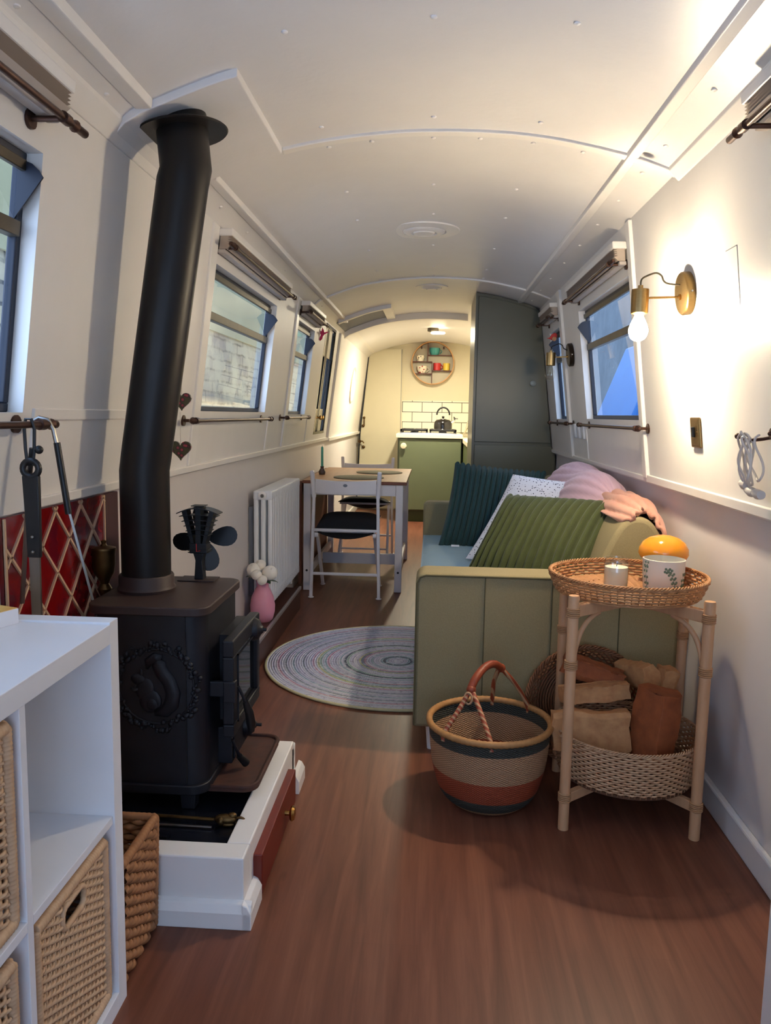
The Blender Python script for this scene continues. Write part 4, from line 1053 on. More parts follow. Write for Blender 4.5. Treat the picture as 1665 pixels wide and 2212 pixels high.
tag(MB().lathe([(0,.001),(.175,.001),(.178,.004),(.175,.006),(0,.006)], (-.40, 6.02, TZ), 48).build('placemat', PLM, smooth=True), 'round woven placemat at the far side of the table', 'placemat')

# ------------------------------------------------------------------ rug
mb = MB(); n = 96
mb.lathe([(0,0),(.635,0),(.64,.004),(.635,.009),(0,.009)], (-.14, 3.71, .0015), n)
rg = tag(mb.build('round_rug', RUGM, smooth=True, keep=False), 'round braided pastel rug on the floor in front of the sofa', 'rug')
MB().tube([(-.14+.636*cos(2*pi*i/120), 3.71+.636*sin(2*pi*i/120), .0065) for i in range(120)], .0065, 8, closed=True).build('bound_edge', mat('yellow rug binding', (214,206,160), .9, c2=(190,180,140), ns=60), rg, smooth='all')
# ------------------------------------------------------------------ sofa
sf = thing('sofa', 'olive green sofa bed with pale blue seat along the right wall', 'sofa', (.40, 3.86, 0))
A0, A1, B0, B1 = 2.68, 2.83, 4.93, 5.06
def arm(y0, y1, m):
    mb = MB().prism(rrect(-.045, .86, .10, .658, .035, 5, (1,1,0,0)), lambda a, b, d: (a, d, b), y0, y1)
    o = mb.build('arm', m, sf, smooth=True, bevel=.014, bseg=3)
    return o
an = arm(A0, A1, SOFA); af = arm(B0, B1, SOFA)
mb = MB()
P = [(-.040, A0-.001, .11), (-.040, A0-.001, .62), (-.030, A0-.001, .642), (-.010, A0-.001, .650), (.86, A0-.001, .650)]
mb.tube(P, .0035, 6)
for x in (.195, .425, .655): mb.tube([(x, A0-.0015, .104), (x, A0-.0015, .648)], .0022, 6)
mb.build('piping', PIPE, an, smooth=True)
MB().box(-.03, .86, A1-.005, B0+.005, .11, .30).build('base_rail', SOFA, sf, bevel=.01)
def seatf(u, v):
    y = A1-.003 + (B0-A1+.006)*v; x = -.042 + .66*u
    e = (1-abs(2*u-1)**8)*(1-abs(2*v-1)**14)
    s_ = min(abs(y-q) for q in (3.52, 4.22)); gr = -.010*math.exp(-(s_/.012)**2)
    sx = abs(x-.26); gr += -.006*math.exp(-(sx/.01)**2)
    return Vector((x, y, .445 + .022*e + gr))
mb = MB().grid(seatf, 40, 90).box(-.042, .618, A1-.003, B0+.003, .295, .448)
mb.build('seat_cushion', SOFAB, sf, smooth=True)
prof = [(.50,.30),(.53,.44),(.575,.56),(.625,.70),(.665,.79),(.70,.835),(.745,.850),(.79,.835),(.83,.78),(.855,.70),(.865,.30)]
def smooth_prof(p, k=4):
    out = []
    n = len(p)
    for i in range(n-1):
        p0 = p[max(i-1,0)]; p1 = p[i]; p2 = p[i+1]; p3 = p[min(i+2,n-1)]
        for j in range(k):
            t = j/k
            out.append(tuple(.5*((2*p1[a]) + (-p0[a]+p2[a])*t + (2*p0[a]-5*p1[a]+4*p2[a]-p3[a])*t*t + (-p0[a]+3*p1[a]-3*p2[a]+p3[a])*t**3) for a in range(len(p1))))
    return out + [p[-1]]
bp_ = smooth_prof(prof)
mb = MB().prism(bp_, lambda a, b, d: (a, d, b), A1+.01, B0-.01)
bk = mb.build('backrest', SOFA, sf, smooth=True, bevel=.018, bseg=3)
mb = MB()
for y in (A1+.012,): mb.tube([(a, y, b) for a, b in smooth_prof([(.60,.66),(.64,.668),(.69,.645),(.74,.60)])], .0025, 6)
mb.build('seam', PIPE, bk, smooth=True)
for (x, y) in ((.02, 2.74), (.80, 2.74), (.02, 4.98), (.80, 4.98)): MB().lathe([(.012,0),(.020,.10)], (x, y, 0), 14).build('leg', TRIM, sf, smooth=True)

# cushions: a pillow spanned by a corner point and two edge vectors
RIBH = .027
def pillow(name, label, P0, e1, e2, th, m, ribs=0, sag=.03, puff=.9, seed=1):
    P0, e1, e2 = Vector(P0), Vector(e1), Vector(e2); nrm = e1.cross(e2).normalized(); rnd = random.Random(seed)
    ph = [rnd.uniform(0, 6.28) for _ in range(8)]
    mb = MB()
    NU, NV = (ribs*8 if ribs else 44), 40
    def mk(sg):
        def fn(u, v):
            a, b = 2*u-1, 2*v-1
            pin = 1 - .045*(1-a*a) ; pin2 = 1 - .045*(1-b*b)
            uu = .5 + a*.5*pin2; vv = .5 + b*.5*pin
            env = max(0, (1-abs(a)**2.6))*max(0, (1-abs(b)**2.6))
            t = th*.5*env**.55*puff
            t += .004*env*sin(5*a+ph[0]+3*b)*sin(4*b+ph[1]) 
            if ribs:
                q = u*ribs; r_ = abs(sin(pi*q)); edge = min(1, 8*min(u, 1-u, v, 1-v)+.25)
                t += RIBH*(r_**.8)*edge
                vv += RIBH*(r_**.8)*(1 if b > .97 else (-1 if b < -.97 else 0))
            return P0 + e1*uu + e2*vv + nrm*(t*sg)
        return fn
    mb.grid(mk(1), NU, NV).grid(mk(-1), NU, NV)
    o = mb.build(name, m, smooth='all'); return tag(o, label, 'cushion')
tc = pillow('teal_cushion', 'dark teal ribbed plush cushion standing at the far end of the sofa', (.05, 4.44, .468), (.53, .0, -.045), (.085, .17, .455), .15, TEAL, ribs=17)
MB().box(.12, .165, 4.365, 4.37, .472, .482).build('care_label', MATCH, tc)
pillow('spotted_cushion', 'white cushion with small navy spots between the two ribbed cushions', (.185, 3.99, .475), (.50, -.34, -.02), (.235, .10, .43), .13, SPOTS, seed=3)
oc = pillow('olive_cushion', 'olive green ribbed plush cushion leaning behind the near sofa arm', (.115, 3.24, .468), (.53, -.28, .005), (.215, .22, .385), .27, OLIVE, ribs=17, seed=5)

# throws over the sofa back
def throw(name, label, y0, y1, prof, m, ribs, amp, seed, th=.012, skew=0., base=.02, wob=.022, tuck=.07):
    rnd = random.Random(seed); pr = smooth_prof(prof, 6); n = len(pr)
    L = [0]
    for i in range(1, n): L.append(L[-1]+math.dist(pr[i], pr[i-1]))
    ph = [rnd.uniform(0, 6.28) for _ in range(6)]
    def fn(u, v):
        i = min(int(u*(n-1)), n-2); t = u*(n-1)-i
        a = pr[i][0]*(1-t)+pr[i+1][0]*t; b = pr[i][1]*(1-t)+pr[i+1][1]*t
        dx = pr[i+1][0]-pr[i][0]; dz = pr[i+1][1]-pr[i][1]; l = math.hypot(dx, dz) or 1
        nx, nz = -dz/l, dx/l
        if nz < 0 and abs(nz) > abs(nx): nx, nz = -nx, -nz
        y = y0+(y1-y0)*v + skew*u + .035*sin(3.2*u*pi+ph[0])*(1 if v < .5 else -1)*abs(2*v-1)
        w = ribs(u, v)
        d = amp*w + wob*sin(5*u+ph[1]+4*v)*sin(7*v+ph[2]) + base - tuck*(1-v)**5
        return Vector((min(a-abs(d)*.0+nx*d, .885), y, b+nz*d))
    mb = MB().grid(fn, 70, 60)
    return tag(mb.build(name, m, smooth='all', solid=th), label, 'throw')
throw('lilac_throw', 'lilac plush blanket heaped over the middle of the sofa back', 3.24, 4.35,
      [(.50,.60),(.56,.66),(.62,.76),(.66,.85),(.715,.915),(.77,.925),(.83,.885),(.86,.80)], LILAC,
      lambda u, v: abs(sin(pi*14*(u+.25*v)))**.6, .010, 4)
throw('peach_throw', 'peach plush blanket bunched over the near end of the sofa back', 2.87, 3.30,
      [(.690,.822),(.715,.860),(.755,.885),(.80,.880),(.835,.85),(.86,.78),(.872,.66)], PEACH,
      lambda u, v: abs(sin(pi*7*(u+.12*v)))**.6 + .35*sin(pi*v)*sin(9*u+2), .017, 12, th=.016, base=.006, wob=.008, tuck=.028)

# ------------------------------------------------------------------ wicker weaving round a ring
def wicker_ring(mb, c, r0, r1, z0, z1, pitch, stake, rs, amp, axis=None, n=5, sx=1.):
    m = axis.to_3x3() if axis else Matrix.Identity(3); c = Vector(c); k = 0; z = z0; rows = max(1, int((z1-z0)/pitch))
    for k in range(rows+1):
        t = k/rows; r = r0+(r1-r0)*t; z = z0+(z1-z0)*t; ns = stake*4
        P = [c + m @ Vector(((r+amp*sin(pi*i/4*2 + (pi if k % 2 else 0)))*cos(2*pi*i/ns)*sx, (r+amp*sin(pi*i/4*2 + (pi if k % 2 else 0)))*sin(2*pi*i/ns), z)) for i in range(ns)]
        mb.tube(P, rs, n, closed=True)
    return mb
def braid_rim(mb, c, r, z, w, N=60, axis=None, a0=0, a1=2*pi):
    m = axis.to_3x3() if axis else Matrix.Identity(3); c = Vector(c)
    for s_ in range(3):
        P = []
        M = N*5
        for i in range(M):
            t = 2*pi*i/M; q = t*N/2 + s_*2*pi/3
            rr = r+w*cos(q); P.append(c + m @ Vector((rr*cos(t), rr*sin(t), z+w*sin(q))))
        mb.tube(P, w*.62, 5, closed=True)
    return mb
def spokes(mb, c, r, z, ns, rad, axis=None, pitch=.008, rs=.0036):
    m = axis.to_3x3() if axis else Matrix.Identity(3); c = Vector(c)
    R = .012
    while R < r:
        N = max(12, int(R*2*pi/.012)); N += N % 2; k = int(R/pitch)
        P = [c + m @ Vector((R*cos(2*pi*i/N), R*sin(2*pi*i/N), z + .0022*(1 if (i+k) % 2 else -1))) for i in range(N)]
        mb.tube(P, rs, 5, closed=True); R += pitch
    return mb

TC = Vector((.605, 2.405, 0))
rt = thing('rattan_side_table', 'two-tier rattan side table with a wicker tray top against the right wall', 'side table', (TC.x, TC.y, 0))
legs = [(.412, 2.213), (.782, 2.190), (.452, 2.600), (.838, 2.575)]
lc = Vector((sum(a for a, b in legs)/4, sum(b for a, b in legs)/4, 0))
for (x, y) in legs:
    l_ = MB().tube([(x, y, 0), (x, y, .30), (x, y, .695), (x, y, .70)], [.0155,.0158,.0158,.0145], 16).build('leg', RATTAN, rt, smooth=True)
    for zz in (.088, .487, .640):
        mb = MB()
        for k in range(5): mb.tube([(x+.0170*cos(2*pi*i/16), y+.0170*sin(2*pi*i/16), zz+.0055*k) for i in range(16)], .0026, 5, closed=True)
        mb.build('binding', RATBIND, l_, smooth='all')
    d = Vector((lc.x-x, lc.y-y, 0)).normalized(); p = Vector((x, y, 0))
    MB().bar(p+d*.012+Vector((0,0,.095)), lc+Vector((0,0,.095)), .020, .030).build('lower_cross_bar', RATTAN, rt, bevel=.003)
    MB().bar(p+d*.012+Vector((0,0,.655)), lc+Vector((0,0,.655)), .022, .036).build('upper_cross_bar', RATTAN, rt, bevel=.003)
    # curved braces on the two sides meeting at this leg
    arc = [(.010,.48),(.014,.53),(.030,.575),(.055,.607),(.085,.626),(.118,.635)]
    MB().tube([p + d*a + Vector((0,0,b)) for a, b in smooth_prof(arc, 4)], .0075, 10).build('curved_brace', RATTAN, rt, smooth=True)
mb = MB(); wicker_ring(mb, (TC.x, TC.y, 0), .212, .230, .681, .724, .0072, 36, .0038, .0038); braid_rim(mb, (TC.x, TC.y, 0), .231, .731, .0042, 84)
for i in range(72): t = 2*pi*i/72; mb.cyl((TC.x+.212*cos(t), TC.y+.212*sin(t), .678), (TC.x+.230*cos(t), TC.y+.230*sin(t), .726), .002, n=4)
spokes(mb, (TC.x, TC.y, 0), .208, .683, 0, 0)
mb.build('tray_top', WICKER, rt, smooth='all')
mb = MB().lathe([(0,.673),(.212,.673),(.212,.679),(0,.679)], (TC.x, TC.y, 0), 40); mb.build('tray_board', WICKER, rt)
LCX, LCY = .622, 2.384
mb = MB(); wicker_ring(mb, (LCX, LCY, 0), .200, .218, .124, .246, .0072, 40, .0036, .0038); braid_rim(mb, (LCX, LCY, 0), .219, .252, .0036, 90)
for i in range(80): t = 2*pi*i/80; mb.cyl((LCX+.200*cos(t), LCY+.200*sin(t), .114), (LCX+.218*cos(t), LCY+.218*sin(t), .25), .002, n=4)
mb.build('lower_basket', WICKERP, rt, smooth='all')
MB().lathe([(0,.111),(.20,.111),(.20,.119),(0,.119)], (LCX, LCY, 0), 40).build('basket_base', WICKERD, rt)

# logs
def log(label, c, L, r, rot, m, seed, cut=.5):
    rnd = random.Random(seed); n = 14; mb = MB(); R = Matrix.Rotation(rot[2], 4, 'Z') @ Matrix.Rotation(rot[1], 4, 'Y') @ Matrix.Rotation(rot[0], 4, 'X')
    secs = 16; base = []
    for k in range(n):
        t = 2*pi*k/n; q = r*rnd.uniform(.9, 1.1)
        x, y = q*cos(t), q*sin(t)
        if x < -r*cut*.35: x = -r*cut*.35 + rnd.uniform(-.003,.003)
        if y < -r*cut*.6: y = -r*cut*.6 + rnd.uniform(-.003,.003)
        base.append((x, y))
    offs = [(rnd.uniform(-1,1), rnd.uniform(-1,1)) for _ in range(secs+1)]
    vs = []
    for i in range(secs+1):
        z = -L/2 + L*i/secs; g = 1+.05*sin(i*.6+seed)
        for k, (x, y) in enumerate(base):
            vs.append(Vector(c) + R.to_3x3() @ Vector((x*g+.0025*offs[i][0]*((k % 3)-1), y*g+.0025*offs[i][1]*((k % 2)*2-1), z + (.004*sin(k*2+seed) if i in (0, secs) else 0))))
    fs = [tuple(range(n-1,-1,-1)), tuple(secs*n+k for k in range(n))]
    for i in range(secs):
        for k in range(n): l = (k+1) % n; fs.append((i*n+k, i*n+l, (i+1)*n+l, (i+1)*n+k))
    mb.add(vs, fs); return tag(mb.build('firewood_log', m, smooth=True, bevel=.002), label, 'log', 'logs in the lower basket of the rattan table')
log('large orange-barked log standing upright at the front right of the log basket', (.682, 2.30, .285), .225, .072, (.0,.12,.5), BARK, 2, 1.4)
log('large pale split log lying at the front left of the log basket', (.505, 2.335, .235), .23, .075, (pi/2-.05,.12,1.5), LOGW, 5, .9)
log('thin split log lying slantwise across the middle of the log pile', (.525, 2.40, .365), .21, .040, (.0,pi/2-.08,.15), LOGW, 8, .7)
log('orange-brown split log at the top left of the log pile', (.535, 2.475, .405), .19, .050, (.0,pi/2+.30,-.15), BARK, 11, .8)
log('round-ended log at the top right of the log pile', (.672, 2.50, .380), .16, .042, (pi/2-.2,.0,.35), LOGW, 14, 1.6)
log('small pale log end behind the large upright log', (.735, 2.44, .325), .20, .040, (.05,.15,.2), LOGW, 17, .9)
log('dark log buried at the bottom of the log pile', (.62, 2.45, .175), .30, .055, (.0,pi/2,.1), BARK, 21, .9)

# round wicker tray leaning on the sofa
ax = Matrix.Rotation(pi/2-.10, 4, 'X')
tb = thing('leaning_wicker_tray', 'round brown wicker basket leaning on its side against the sofa arm', 'basket', (.545, 2.64, 0))
c = Vector((.545, 2.660, .222)); 
mb = MB(); wicker_ring(mb, c, .165, .205, -.005, .045, .0075, 40, .0042, .0035, ax); braid_rim(mb, c, .203, .050, .0055, 64, ax); spokes(mb, c, .165, -.006, 0, 0, ax, .009, .0042)
mb.build('weave', mat('brown wicker', (156,104,68), .6, c2=(110,68,42), ns=40), tb, smooth='all')

# straw market basket
BC = Vector((.200, 2.375, 0))
bb = thing('market_basket', 'round striped straw market basket with leather handle on the floor', 'basket', tuple(BC))
prof = [(0,.004),(.10,.003),(.125,.012),(.150,.04),(.168,.09),(.180,.15),(.186,.21),(.189,.252),(.183,.252),(.180,.21),(.173,.15),(.160,.09),(.142,.045),(.115,.02),(0,.014)]
MB().lathe(smooth_prof(prof, 3), BC, 72).build('body', BOLGA, bb, smooth='all')
n = 150
MB().tube([BC+Vector((.188*cos(2*pi*i/n), .188*sin(2*pi*i/n), .258)) for i in range(n)], [.0098 + .0012*(i % 2) for i in range(n)], 8, closed=True).build('bound_rim', TWINE, bb, smooth='all')
ap = [(.135,2.325,.372),(.150,2.345,.400),(.180,2.385,.424),(.212,2.425,.424),(.238,2.455,.402)]
mb = MB().tube(smooth_prof(ap, 5), .0125, 12).ball((.137,2.325,.372), .015).ball((.238,2.455,.402), .014)
mb.build('handle_grip', LEATHER, bb, smooth=True)
for pts in ([(.135,2.325,.372),(.100,2.290,.320),(.060,2.262,.262),(.056,2.256,.235)], [(.139,2.325,.372),(.165,2.270,.320),(.190,2.205,.262),(.194,2.190,.235)],
            [(.236,2.452,.404),(.290,2.480,.340),(.330,2.500,.268),(.336,2.505,.24)], [(.232,2.455,.402),(.222,2.510,.340),(.222,2.555,.265),(.222,2.560,.24)]):
    MB().tube(smooth_prof(pts, 8), .0075, 10).build('wound_strap', WRAP, bb, smooth='all')
MB().tube([Vector((.128,2.305,.352))+Vector((.011*cos(t), -.004*cos(t), .018*sin(t))) for t in [2*pi*i/20 for i in range(20)]], .003, 8, closed=True).build('leather_loop', RATTAN, bb, smooth='all')

# things on the tray
cj = thing('jar_candle', 'cream candle in a clear glass jar at the left of the wicker tray', 'candle', (.570, 2.40, .687))
MB().lathe([(0,.687),(.036,.687),(.038,.690),(.038,.760),(.034,.768),(.034,.776),(.037,.779),(.034,.779),(.0325,.768),(.0355,.758),(.0355,.692),(0,.692)], (.570, 2.40, 0), 36).build('glass_jar', JAR, cj, smooth=True)
MB().lathe([(0,.693),(.0345,.693),(.0345,.752),(.0,.753)], (.570, 2.40, 0), 32).build('wax', WAX, cj, smooth=True)
MB().cyl((.570,2.40,.752), (.572,2.40,.764), .001, n=6).build('wick', BLACK, cj)
pt = thing('painted_pot', 'cream ceramic pot painted with green sprigs on the wicker tray', 'pot', (.707, 2.385, .687))
MB().lathe([(0,.687),(.053,.687),(.057,.692),(.0605,.74),(.062,.783),(.059,.784),(.057,.74),(.053,.70),(0,.696)], (.707, 2.385, 0), 40).build('body', POTW, pt, smooth=True)
GRN = mat('painted sprig green', (104,124,100), .5)
def onpot(a, z, lift=.0004): r = .0595 + (z-.74)*.045 + lift; return Vector((.707+r*sin(a), 2.385-r*cos(a), z))
for a0, pts in ((.0, [(.40,.695),(.30,.715),(.18,.735),(.02,.752),(-.12,.757)]), (.0, [(-1.15,.70),(-1.2,.725),(-1.25,.752),(-1.15,.77)]), (.0, [(.95,.70),(.85,.72),(.95,.745)])):
    mb = MB(); mb.tube([onpot(a, z) for a, z in smooth_prof(pts, 4)], .0009, 5)
    for i, (a, z) in enumerate(smooth_prof(pts, 3)):
        for sg in (-1, 1): mb.ball(onpot(a+.09*sg, z+.006*(1 if i % 2 else -.6)), (.0042,.0018,.0042), 8, 5)
    mb.build('painted_sprig', GRN, pt, smooth='all')
ol = thing('mushroom_lamp', 'shiny orange glass dome lamp behind the painted pot', 'lamp', (.745, 2.525, .687))
MB().lathe([(0,.690),(.026,.690),(.028,.695),(.024,.712),(.020,.735),(.022,.765),(.0,.768)], (.745, 2.525, 0), 32).build('base', ORANGE, ol, smooth=True)
MB().lathe([(0,.762),(.055,.758),(.071,.763),(.077,.775),(.075,.792),(.064,.812),(.045,.826),(.022,.833),(0,.835)], (.745, 2.525, 0), 48).build('shade', ORANGE, ol, smooth='all')

# ------------------------------------------------------------------ wall lamps
def wall_lamp(yc, zc1, lit, label, dx):
    f = wallfn('R'); c = f(yc, zc1, 0); t = thing('wall_lamp', label, 'lamp', tuple(c), 'brass wall lamps on the right wall')
    tilt = Matrix.Rotation(-pi/2 - .127, 4, 'Y')
    m1 = BRASSD if lit else mat('dark bronze rose', (60,48,40), .35, metal=.8)
    MB().lathe([(0,-.002),(.064,-.002),(.066,.002),(.066,.022),(.062,.026),(0,.027)], c, 40, tilt).build('wall_rose', m1, t, smooth=True)
    MB().ball(f(yc-.062, zc1-.004, -.014), (.006,.004,.006)).cyl(f(yc-.06, zc1-.004, -.014), f(yc-.075, zc1-.004, -.014), .003, n=8).build('side_screw', CHROME, t, smooth=True)
    cx_ = c.x-dx; zt = zc1+.030; top = Vector((cx_, yc, zt-.034))
    MB().cyl(f(yc, zc1-.012, -.022), (cx_+.02, yc, zc1-.016), .0035, n=10).lathe([(.009,0),(.009,.006),(0,.007)], f(yc, zc1-.012, -.027), 14, tilt).build('arm', BRASS, t, smooth=True)
    MB().lathe([(0,.0),(.026,0),(.0265,-.004),(.0265,-.072),(.024,-.074),(.0235,-.01),(0,-.009)], (cx_, yc, zt-.02), 32).lathe([(.008,.012),(.008,0)], (cx_, yc, zt-.02), 14).build('cap', BRASSD, t, smooth=True)
    P = [(cx_, yc, zt-.012), (cx_+.002, yc, zt+.010), (cx_+.02, yc, zt+.022), (cx_+.045, yc, zt+.030), (cx_+.062, yc, zt+.022), (cx_+.070, yc, zt+.006), (cx_+.085, yc, zt-.002)]
    P.append(tuple(f(yc, zt-.006, -.022)))
    MB().tube(smooth_prof([tuple(p) for p in P], 5), .0028, 8).build('flex', BLACK if not lit else FRAMEM, t, smooth=True)
    b = Vector((cx_, yc, zt-.094))
    bp2 = [(.011,.012),(.013,-.006),(.022,-.026),(.029,-.046),(.029,-.060),(.022,-.076),(.010,-.084),(0,-.086)]
    if lit:
        e = NT('glowing bulb'); em = e.bsdf((1,.9,.7), .3, emit=(1.,.82,.55), est=60.)
        MB().lathe(smooth_prof(bp2, 3), b, 24).build('bulb', em, t, smooth='all')
        return b
    MB().lathe(smooth_prof(bp2, 3), b, 28).build('bulb', JAR, t, smooth='all')
    mb = MB()
    for k in range(4):
        a = pi/2*k; mb.tube([b+Vector((.004*cos(a), .004*sin(a), .0)), b+Vector((.012*cos(a), .012*sin(a), -.055)), b+Vector((.004*cos(a+.8), .004*sin(a+.8), -.02))], .0008, 5)
    mb.build('filament', BULB_OFF, t)
    return b
bulb = wall_lamp(2.57, 1.592, True, 'lit brass wall lamp on the near right wall', .150)
wall_lamp(4.66, 1.560, False, 'unlit brass wall lamp with clear bulb between the two right windows', .122)

f = wallfn('R')
sw = thing('light_switch', 'brass light switch plate on the right wall below the lit lamp', 'light switch', tuple(f(2.575, 1.16, 0)))
mb = MB(); wq('R', mb, 2.532, 2.618, 1.112, 1.208, -.009, .0); mb.build('plate', BRASSD, sw, bevel=.004)
mb = MB(); wq('R', mb, 2.54, 2.61, 1.120, 1.200, -.0105, -.008); mb.build('inner_plate', BRASSD, sw, bevel=.001)
mb = MB(); wq('R', mb, 2.567, 2.583, 1.145, 1.178, -.019, -.009); mb.build('toggle', BLACK, sw, bevel=.003)
MB().ball(f(2.548, 1.162, -.0105), .0025).ball(f(2.602, 1.162, -.0105), .0025).build('screws', BRASS, sw, smooth=True)
for k, (yy, lab) in enumerate(((4.47, 'nearest of the three clear clips on the right wall below the unlit lamp'), (4.60, 'middle of the three clear clips on the right wall below the unlit lamp'), (4.73, 'farthest of the three clear clips on the right wall below the unlit lamp'))):
    mb = MB(); wq('R', mb, yy-.030, yy+.030, 1.082, 1.165, -.016, .0)
    o = mb.build('clear_clip', RADW, bevel=.006); tag(o, lab, 'clip', 'clips on the right wall')
# coat hook and coiled cables
hkk = thing('coat_hook', 'old metal coat hook on the right wall at the photo edge', 'hook', tuple(f(2.04, 1.165, 0)))
mb = MB().tube([f(2.02,1.16,.0), f(2.03,1.155,-.02), f(2.07,1.150,-.035), f(2.115,1.158,-.045)], .0045, 8).ball(f(2.118,1.16,-.046), .008)
mb.tube([f(2.01,1.17,.002), f(2.01,1.17,-.006)], .014, 12).ball(f(2.01,1.17,-.008), .006)
mb.build('hook', BRONZE, hkk, smooth=True)
cb = thing('coiled_cables', 'white extension cables hanging in loops from the hook on the right wall', 'cable', tuple(f(2.04, 1.02, -.03)))
def loop(y0, w, zt, zb, d, ph):
    P = []
    for i in range(33):
        t = 2*pi*i/32; P.append(f(y0 + w*sin(t)*(.6+.4*cos(t*.5)) + .01*sin(2*t+ph), (zt+zb)/2+(zt-zb)/2*cos(t), -d-.006*sin(3*t+ph)))
    return P
for i, (y0, w, zt, zb, d) in enumerate(((2.075,.035,1.168,1.040,.045),(2.070,.045,1.165,1.035,.038),(2.060,.052,1.172,1.030,.050),(2.050,.040,1.160,1.045,.055),(2.04,.06,1.165,1.05,.03))):
    MB().tube(loop(y0, w, zt, zb, d, i), .0032, 7).build('loop', CABLE, cb, smooth=True)
for (yy, zz, l) in ((2.10,1.035,.022),(2.06,1.020,.03),(2.02,1.018,.03)):
    MB().tube([f(yy-l, zz, -.045), f(yy-l*.3, zz, -.045), f(yy, zz+.002, -.045), f(yy+l*.7, zz+.003, -.045)], [.011,.013,.012,.008], 12).build('plug_socket', CABLE, cb, smooth=True)

# ------------------------------------------------------------------ kitchen end
tag(MB().box(.285, .86, 5.75, 6.45, .0, 1.005).box(.285,.86,5.75,6.45,1.01,1.0101).build('lower_cupboard_body', GREYG), 'lower body of the tall grey green cupboard', 'cupboard') if False else None
tcp = thing('tall_cupboard', 'tall grey green cupboard reaching the ceiling beyond the sofa', 'cupboard', (.55, 6.1, 0))
topx = [.285+(.765-.285)*i/8 for i in range(9)]
body = [(.285, 0.0), (.893, 0.0), (.893, .93), (.864, .96), (.742, 1.94)] + [(x, zc(x)-.006) for x in reversed(topx[:-1])]
MB().prism(body, lambda a, b, d: (a, d, b), 5.77, 6.45).build('carcass', GREYG, tcp)
up = [(.305, 1.015), (.852, 1.015), (.745, 1.925)] + [(x, zc(x)-.028) for x in reversed(topx[1:-1])] + [(.305, zc(.305)-.028)]
ud = MB().prism(up, lambda a, b, d: (a, d, b), 5.748, 5.768).build('upper_door', GREYG, tcp, bevel=.003)
MB().lathe([(.010,0),(.010,.010),(.021,.016),(.021,.024),(.012,.030),(0,.031)], (.706, 5.748, 1.437), 20, Matrix.Rotation(pi/2, 4, 'X')).build('knob', mat('pewter knob', (168,172,164), .4, metal=.4), ud, smooth=True)
ld = MB().prism([(.305,.06),(.885,.06),(.885,.93),(.855,.995),(.305,.995)], lambda a, b, d: (a, d, b), 5.748, 5.768).build('lower_door', GREYG, tcp, bevel=.003)

kc = thing('kitchen_cabinet', 'sage green kitchen cabinet under the hob at the far end', 'cabinet', (-.03, 9.3, 0))
MB().box(-.385, .33, 8.83, 9.86, .13, .945).build('carcass', GREEN, kc)
kd = MB().box(-.365, .32, 8.80, 8.83, .14, .935).build('door', GREEN, kc, bevel=.004)
MB().lathe([(.012,0),(.012,.016),(.028,.022),(.034,.032),(.028,.042),(0,.046)], (-.318, 8.80, .856), 24, Matrix.Rotation(pi/2, 4, 'X')).build('knob', CREAM, kd, smooth=True)
MB().box(-.37, .33, 8.86, 9.86, 0, .13).build('toe_kick', GREENK, kc)
sc_ = thing('side_counter', 'dark green base unit with cream worktop along the right side of the kitchen', 'cabinet', (.6, 8.2, 0))
MB().box(.345, .895, 6.50, 9.86, 0, .90).build('base_unit', GREENK, sc_)
MB().box(.335, .862, 6.50, 9.86, .90, .945).build('side_worktop', WORKTOP, sc_, bevel=.004)
tag(MB().box(-.405, .335, 8.78, 9.895, .945, .990).build('worktop', WORKTOP, bevel=.004), 'cream worktop carrying the hob', 'worktop')
tl = MB().box(-.395, .86, 9.885, 9.898, .99, 1.377); struct(tl.build('trim_32', TILES))
tag(MB().prism(rrect(.330, .342, 7.15, 7.45, .004), flat, .55, .86).build('tea_towel', TOWEL, bevel=.003), 'teal towel hanging on the front of the right kitchen counter', 'towel')
hb_ = thing('gas_hob', 'black and steel gas hob on the far worktop', 'hob', (-.05, 9.25, .99))
MB().box(-.37, .275, 8.95, 9.55, .9905, 1.002).build('steel_plate', CHROME, hb_, bevel=.003)
for x0, x1 in ((-.365, -.055), (-.035, .270)):
    mb = MB()
    for q in ((x0,x1,8.96,8.985), (x0,x1,9.515,9.54), (x0,x0+.022,8.96,9.54), (x1-.022,x1,8.96,9.54)): mb.box(*q, 1.018, 1.040)
    xc = (x0+x1)/2
    for yc_ in (9.10, 9.40):
        mb.box(xc-.11, xc+.11, yc_-.008, yc_+.008, 1.022, 1.040).box(xc-.008, xc+.008, yc_-.10, yc_+.10, 1.022, 1.040)
    for (a, b) in ((x0+.01, 8.97), (x1-.01, 8.97), (x0+.01, 9.53), (x1-.01, 9.53)): mb.box(a-.008, a+.008, b-.008, b+.008, 1.002, 1.02)
    mb.build('pan_support', BLACK, hb_, bevel=.002)
    for yc_ in (9.10, 9.40): MB().lathe([(.045,1.002),(.045,1.010),(.034,1.014),(.030,1.019),(0,1.020)], (xc, yc_, 0), 24).build('burner', BLACK, hb_, smooth=True)
kx, ky, kz = .118, 9.15, 1.040
ke = thing('kettle', 'black enamel whistling kettle on the right burner of the hob', 'kettle', (kx, ky, kz))
MB().lathe(smooth_prof([(0,0),(.098,0),(.104,.008),(.104,.05),(.098,.085),(.075,.108),(.045,.114),(0,.115)], 3), (kx, ky, kz), 40).build('body', BLACKE, ke, smooth=True)
MB().lathe([(.1045,0),(.1045,.006),(.1,.007)], (kx, ky, kz), 40).build('base_band', CHROME, ke, smooth=True)
MB().lathe([(.042,.113),(.040,.118),(.012,.121),(.008,.128),(.017,.138),(.014,.150),(0,.153)], (kx, ky, kz), 24).build('lid', BLACKE, ke, smooth=True)
